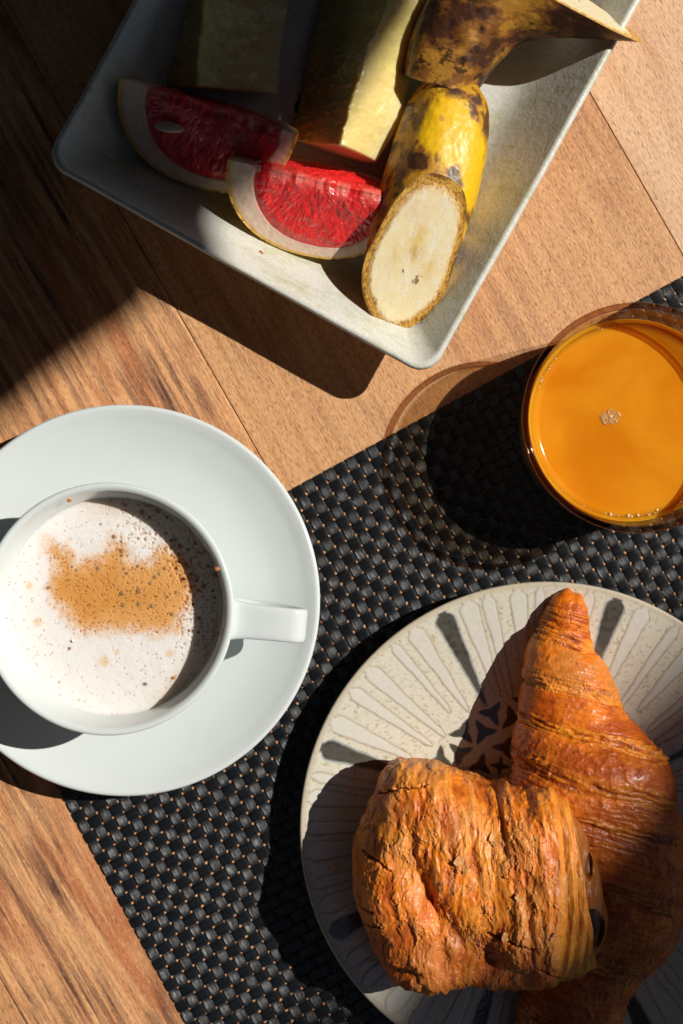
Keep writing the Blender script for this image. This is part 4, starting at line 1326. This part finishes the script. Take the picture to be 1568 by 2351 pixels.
def pal_brown(x, y, z, seed, e):
    c = np.tile(np.array([.22, .085, .016]), x.shape + (1,))
    n1 = fbm(x * .5, y * .8, z * .8 + seed, 5, .6)
    n2 = fbm(x * 1.5, y * 2.6, z * 2.4, 4, .6)
    c = mixc(c, (.52, .25, .03), sst(.15, .5, n1) * .7)
    c = mixc(c, (.05, .016, .008), sst(-.10, .3, -n1 + .3 * n2 - .02) * .9)
    c = mixc(c, (.03, .012, .008), sst(.42, .6, n2 + .2 * n1) * .85)
    return c

r1 = 1.78
def Q(px, py, z, r): a = P(px, py, z); return (a[0], a[1], z, r)
bz = FL + 1.72
p_top = P(915, 412, 4.4); p_bot = P(932, 752, 1.95)
A0 = np.array([p_top[0], p_top[1], 4.38]); A1 = np.array([p_bot[0], p_bot[1], 1.95])
dvec = A1 - A0; sidev = np.cross(dvec, [0, 0, 1]); sidev /= np.linalg.norm(sidev)
sidev = sidev + np.array([0, 0, .06])
nv1 = np.cross(sidev, dvec); nv1 = nv1 if nv1[2] > 0 else -nv1
banana('cut banana half with yellow and brown peel, its pale oblique cut face up', [
    Q(1040, 194, 2.3, .70), Q(1040, 206, 2.32, 1.12), Q(1036, 226, 2.36, 1.42), Q(1030, 262, 2.42, 1.64), Q(1016, 330, 2.48, 1.82), Q(996, 410, 2.52, 1.86), Q(969, 500, 2.66, 1.82), Q(944, 590, 2.90, 1.72), Q(926, 680, 3.25, 1.66), Q(912, 780, 3.65, 1.62), Q(902, 860, 3.9, 1.6), Q(890, 1000, 4.2, 1.55)],
    (None, (A0, nv1)), 4.0, pal_yellow1, .3)
b2z = 3.35
rb = 1.92
e0 = P(1005, 190, b2z)
pA = (e0[0], e0[1], b2z)
tipq = P(1418, 74, 3.9)
fq = P(1320, 0, 5.6)
tp3 = np.array([tipq[0], tipq[1], 4.0]); f3 = np.array([fq[0], fq[1], 5.6])
dv = f3 - tp3
n2v = np.array([.50, .80, .58])
banana('browned cut banana piece lying over the dish rim at the top', [
    Q(985, 270, 2.5, 1.30), Q(1005, 195, 2.6, 1.46), Q(1030, 130, 2.75, 1.68), Q(1070, 60, 2.95, 1.84), Q(1140, -5, 3.2, 1.9), Q(1230, -30, 3.5, 1.85), Q(1320, -30, 3.75, 1.8), Q(1410, -22, 3.95, 1.75), Q(1500, -10, 4.1, 1.7), Q(1600, 20, 4.2, 1.7)],
    (((P(1008, 196, 4.2)[0], P(1008, 196, 4.2)[1], 4.2), (-.28, -1.0, -.35)), (tp3, n2v)), 9.0, pal_brown, 1.0)

# ------------------------------------------------------------------ crumb on the dish
V_, F_ = dome(1, 1, 10, 5)
q = P(600, 580, 2.2)
cr = make('orange_crumb', V_ * np.array([.12, .07, .05]), F_, M['crumb'])
cr.location = (q[0] * CM, q[1] * CM, 2.2 * CM); cr.rotation_euler = (.6, 0, -.6)
tag(cr, 'tiny orange crumb on the dish below the grapefruit wedge', 'crumb')
CRUMB = cr

# ------------------------------------------------------------------ unseen canopies added to cast the table's shade and block sky
sh = np.array([math.cos(R(SUN_AZ)), math.sin(R(SUN_AZ))]) / math.tan(R(SUN_EL))
def added_canopy(label, edge, far, z, posts):
    """canvas whose front edge follows edge (given as the line its shade draws on the table top)"""
    root = empty('added_canopy', 0, 0, -75); tag(root, label, 'added_canopy', 'unseen canopies added for shade')
    e = catmull(edge, 90) + sh * z
    f = catmull(far, 90) + sh * z
    t = np.linspace(0, 1, 40)[:, None, None]
    G = e[None] * (1 - t) + f[None] * t
    H = z + 75
    zz = H + 10 * np.sin(np.pi * t[..., 0]) * 0 + 22 * t[..., 0] + 0 * G[..., 0]
    top = np.concatenate([G, (zz + .25)[..., None]], -1); bot = np.concatenate([G, zz[..., None]], -1)
    n, m = zz.shape
    ring = np.concatenate([top, bot[:, ::-1]], 1)
    make('canopy', ring, gridF(n, 2 * m, wm=True), M['canvas'], root)
    for x, y in posts:
        b = lathe('post', [(0, 0), (8, 0), (8, 2), (3, 3), (3, H), (0, H)], n=20, mat=M['pole'], parent=root, sub=1)
        b.location = (x * CM, y * CM, 0)
    return root
ed = np.array([(-14, 3.8), (-11.3, 6.1), (-7.9, 8.55), (-6.9, 10.9), (-4.0, 13.5), (-.5, 18), (3.2, 24)])
dl = np.array([-.78, -.62]); dr = np.array([.42, .907])
edgeA = np.vstack([ed[0] + dl * 1300, ed[0] + dl * 120, ed[0] + dl * 30, ed[0] + dl * 8, ed, ed[-1] + dr * 8, ed[-1] + dr * 30, ed[-1] + dr * 120, ed[-1] + dr * 1300])
farA = [(-1300, -300), (-950, 400), (-700, 800), (-250, 1000), (300, 1300)]
added_canopy('low unseen canopy added to shade the upper left of the table', edgeA, farA, 125, [(-200, 250), (0, 420)])
edgeB = [(-1140, -1300), (-120, -160), (-40, -66.5), (.3, -19.0), (5.8, -13.0), (11.4, -7.1), (60, 44), (150, 140), (850, 1005)]
farB = [(-400, -1400), (300, -1000), (700, -800), (1000, -300), (1200, 700)]
added_canopy('high unseen canopy added to shade the lower right of the table', edgeB, farB, 350, [(320, -120), (160, -330)])
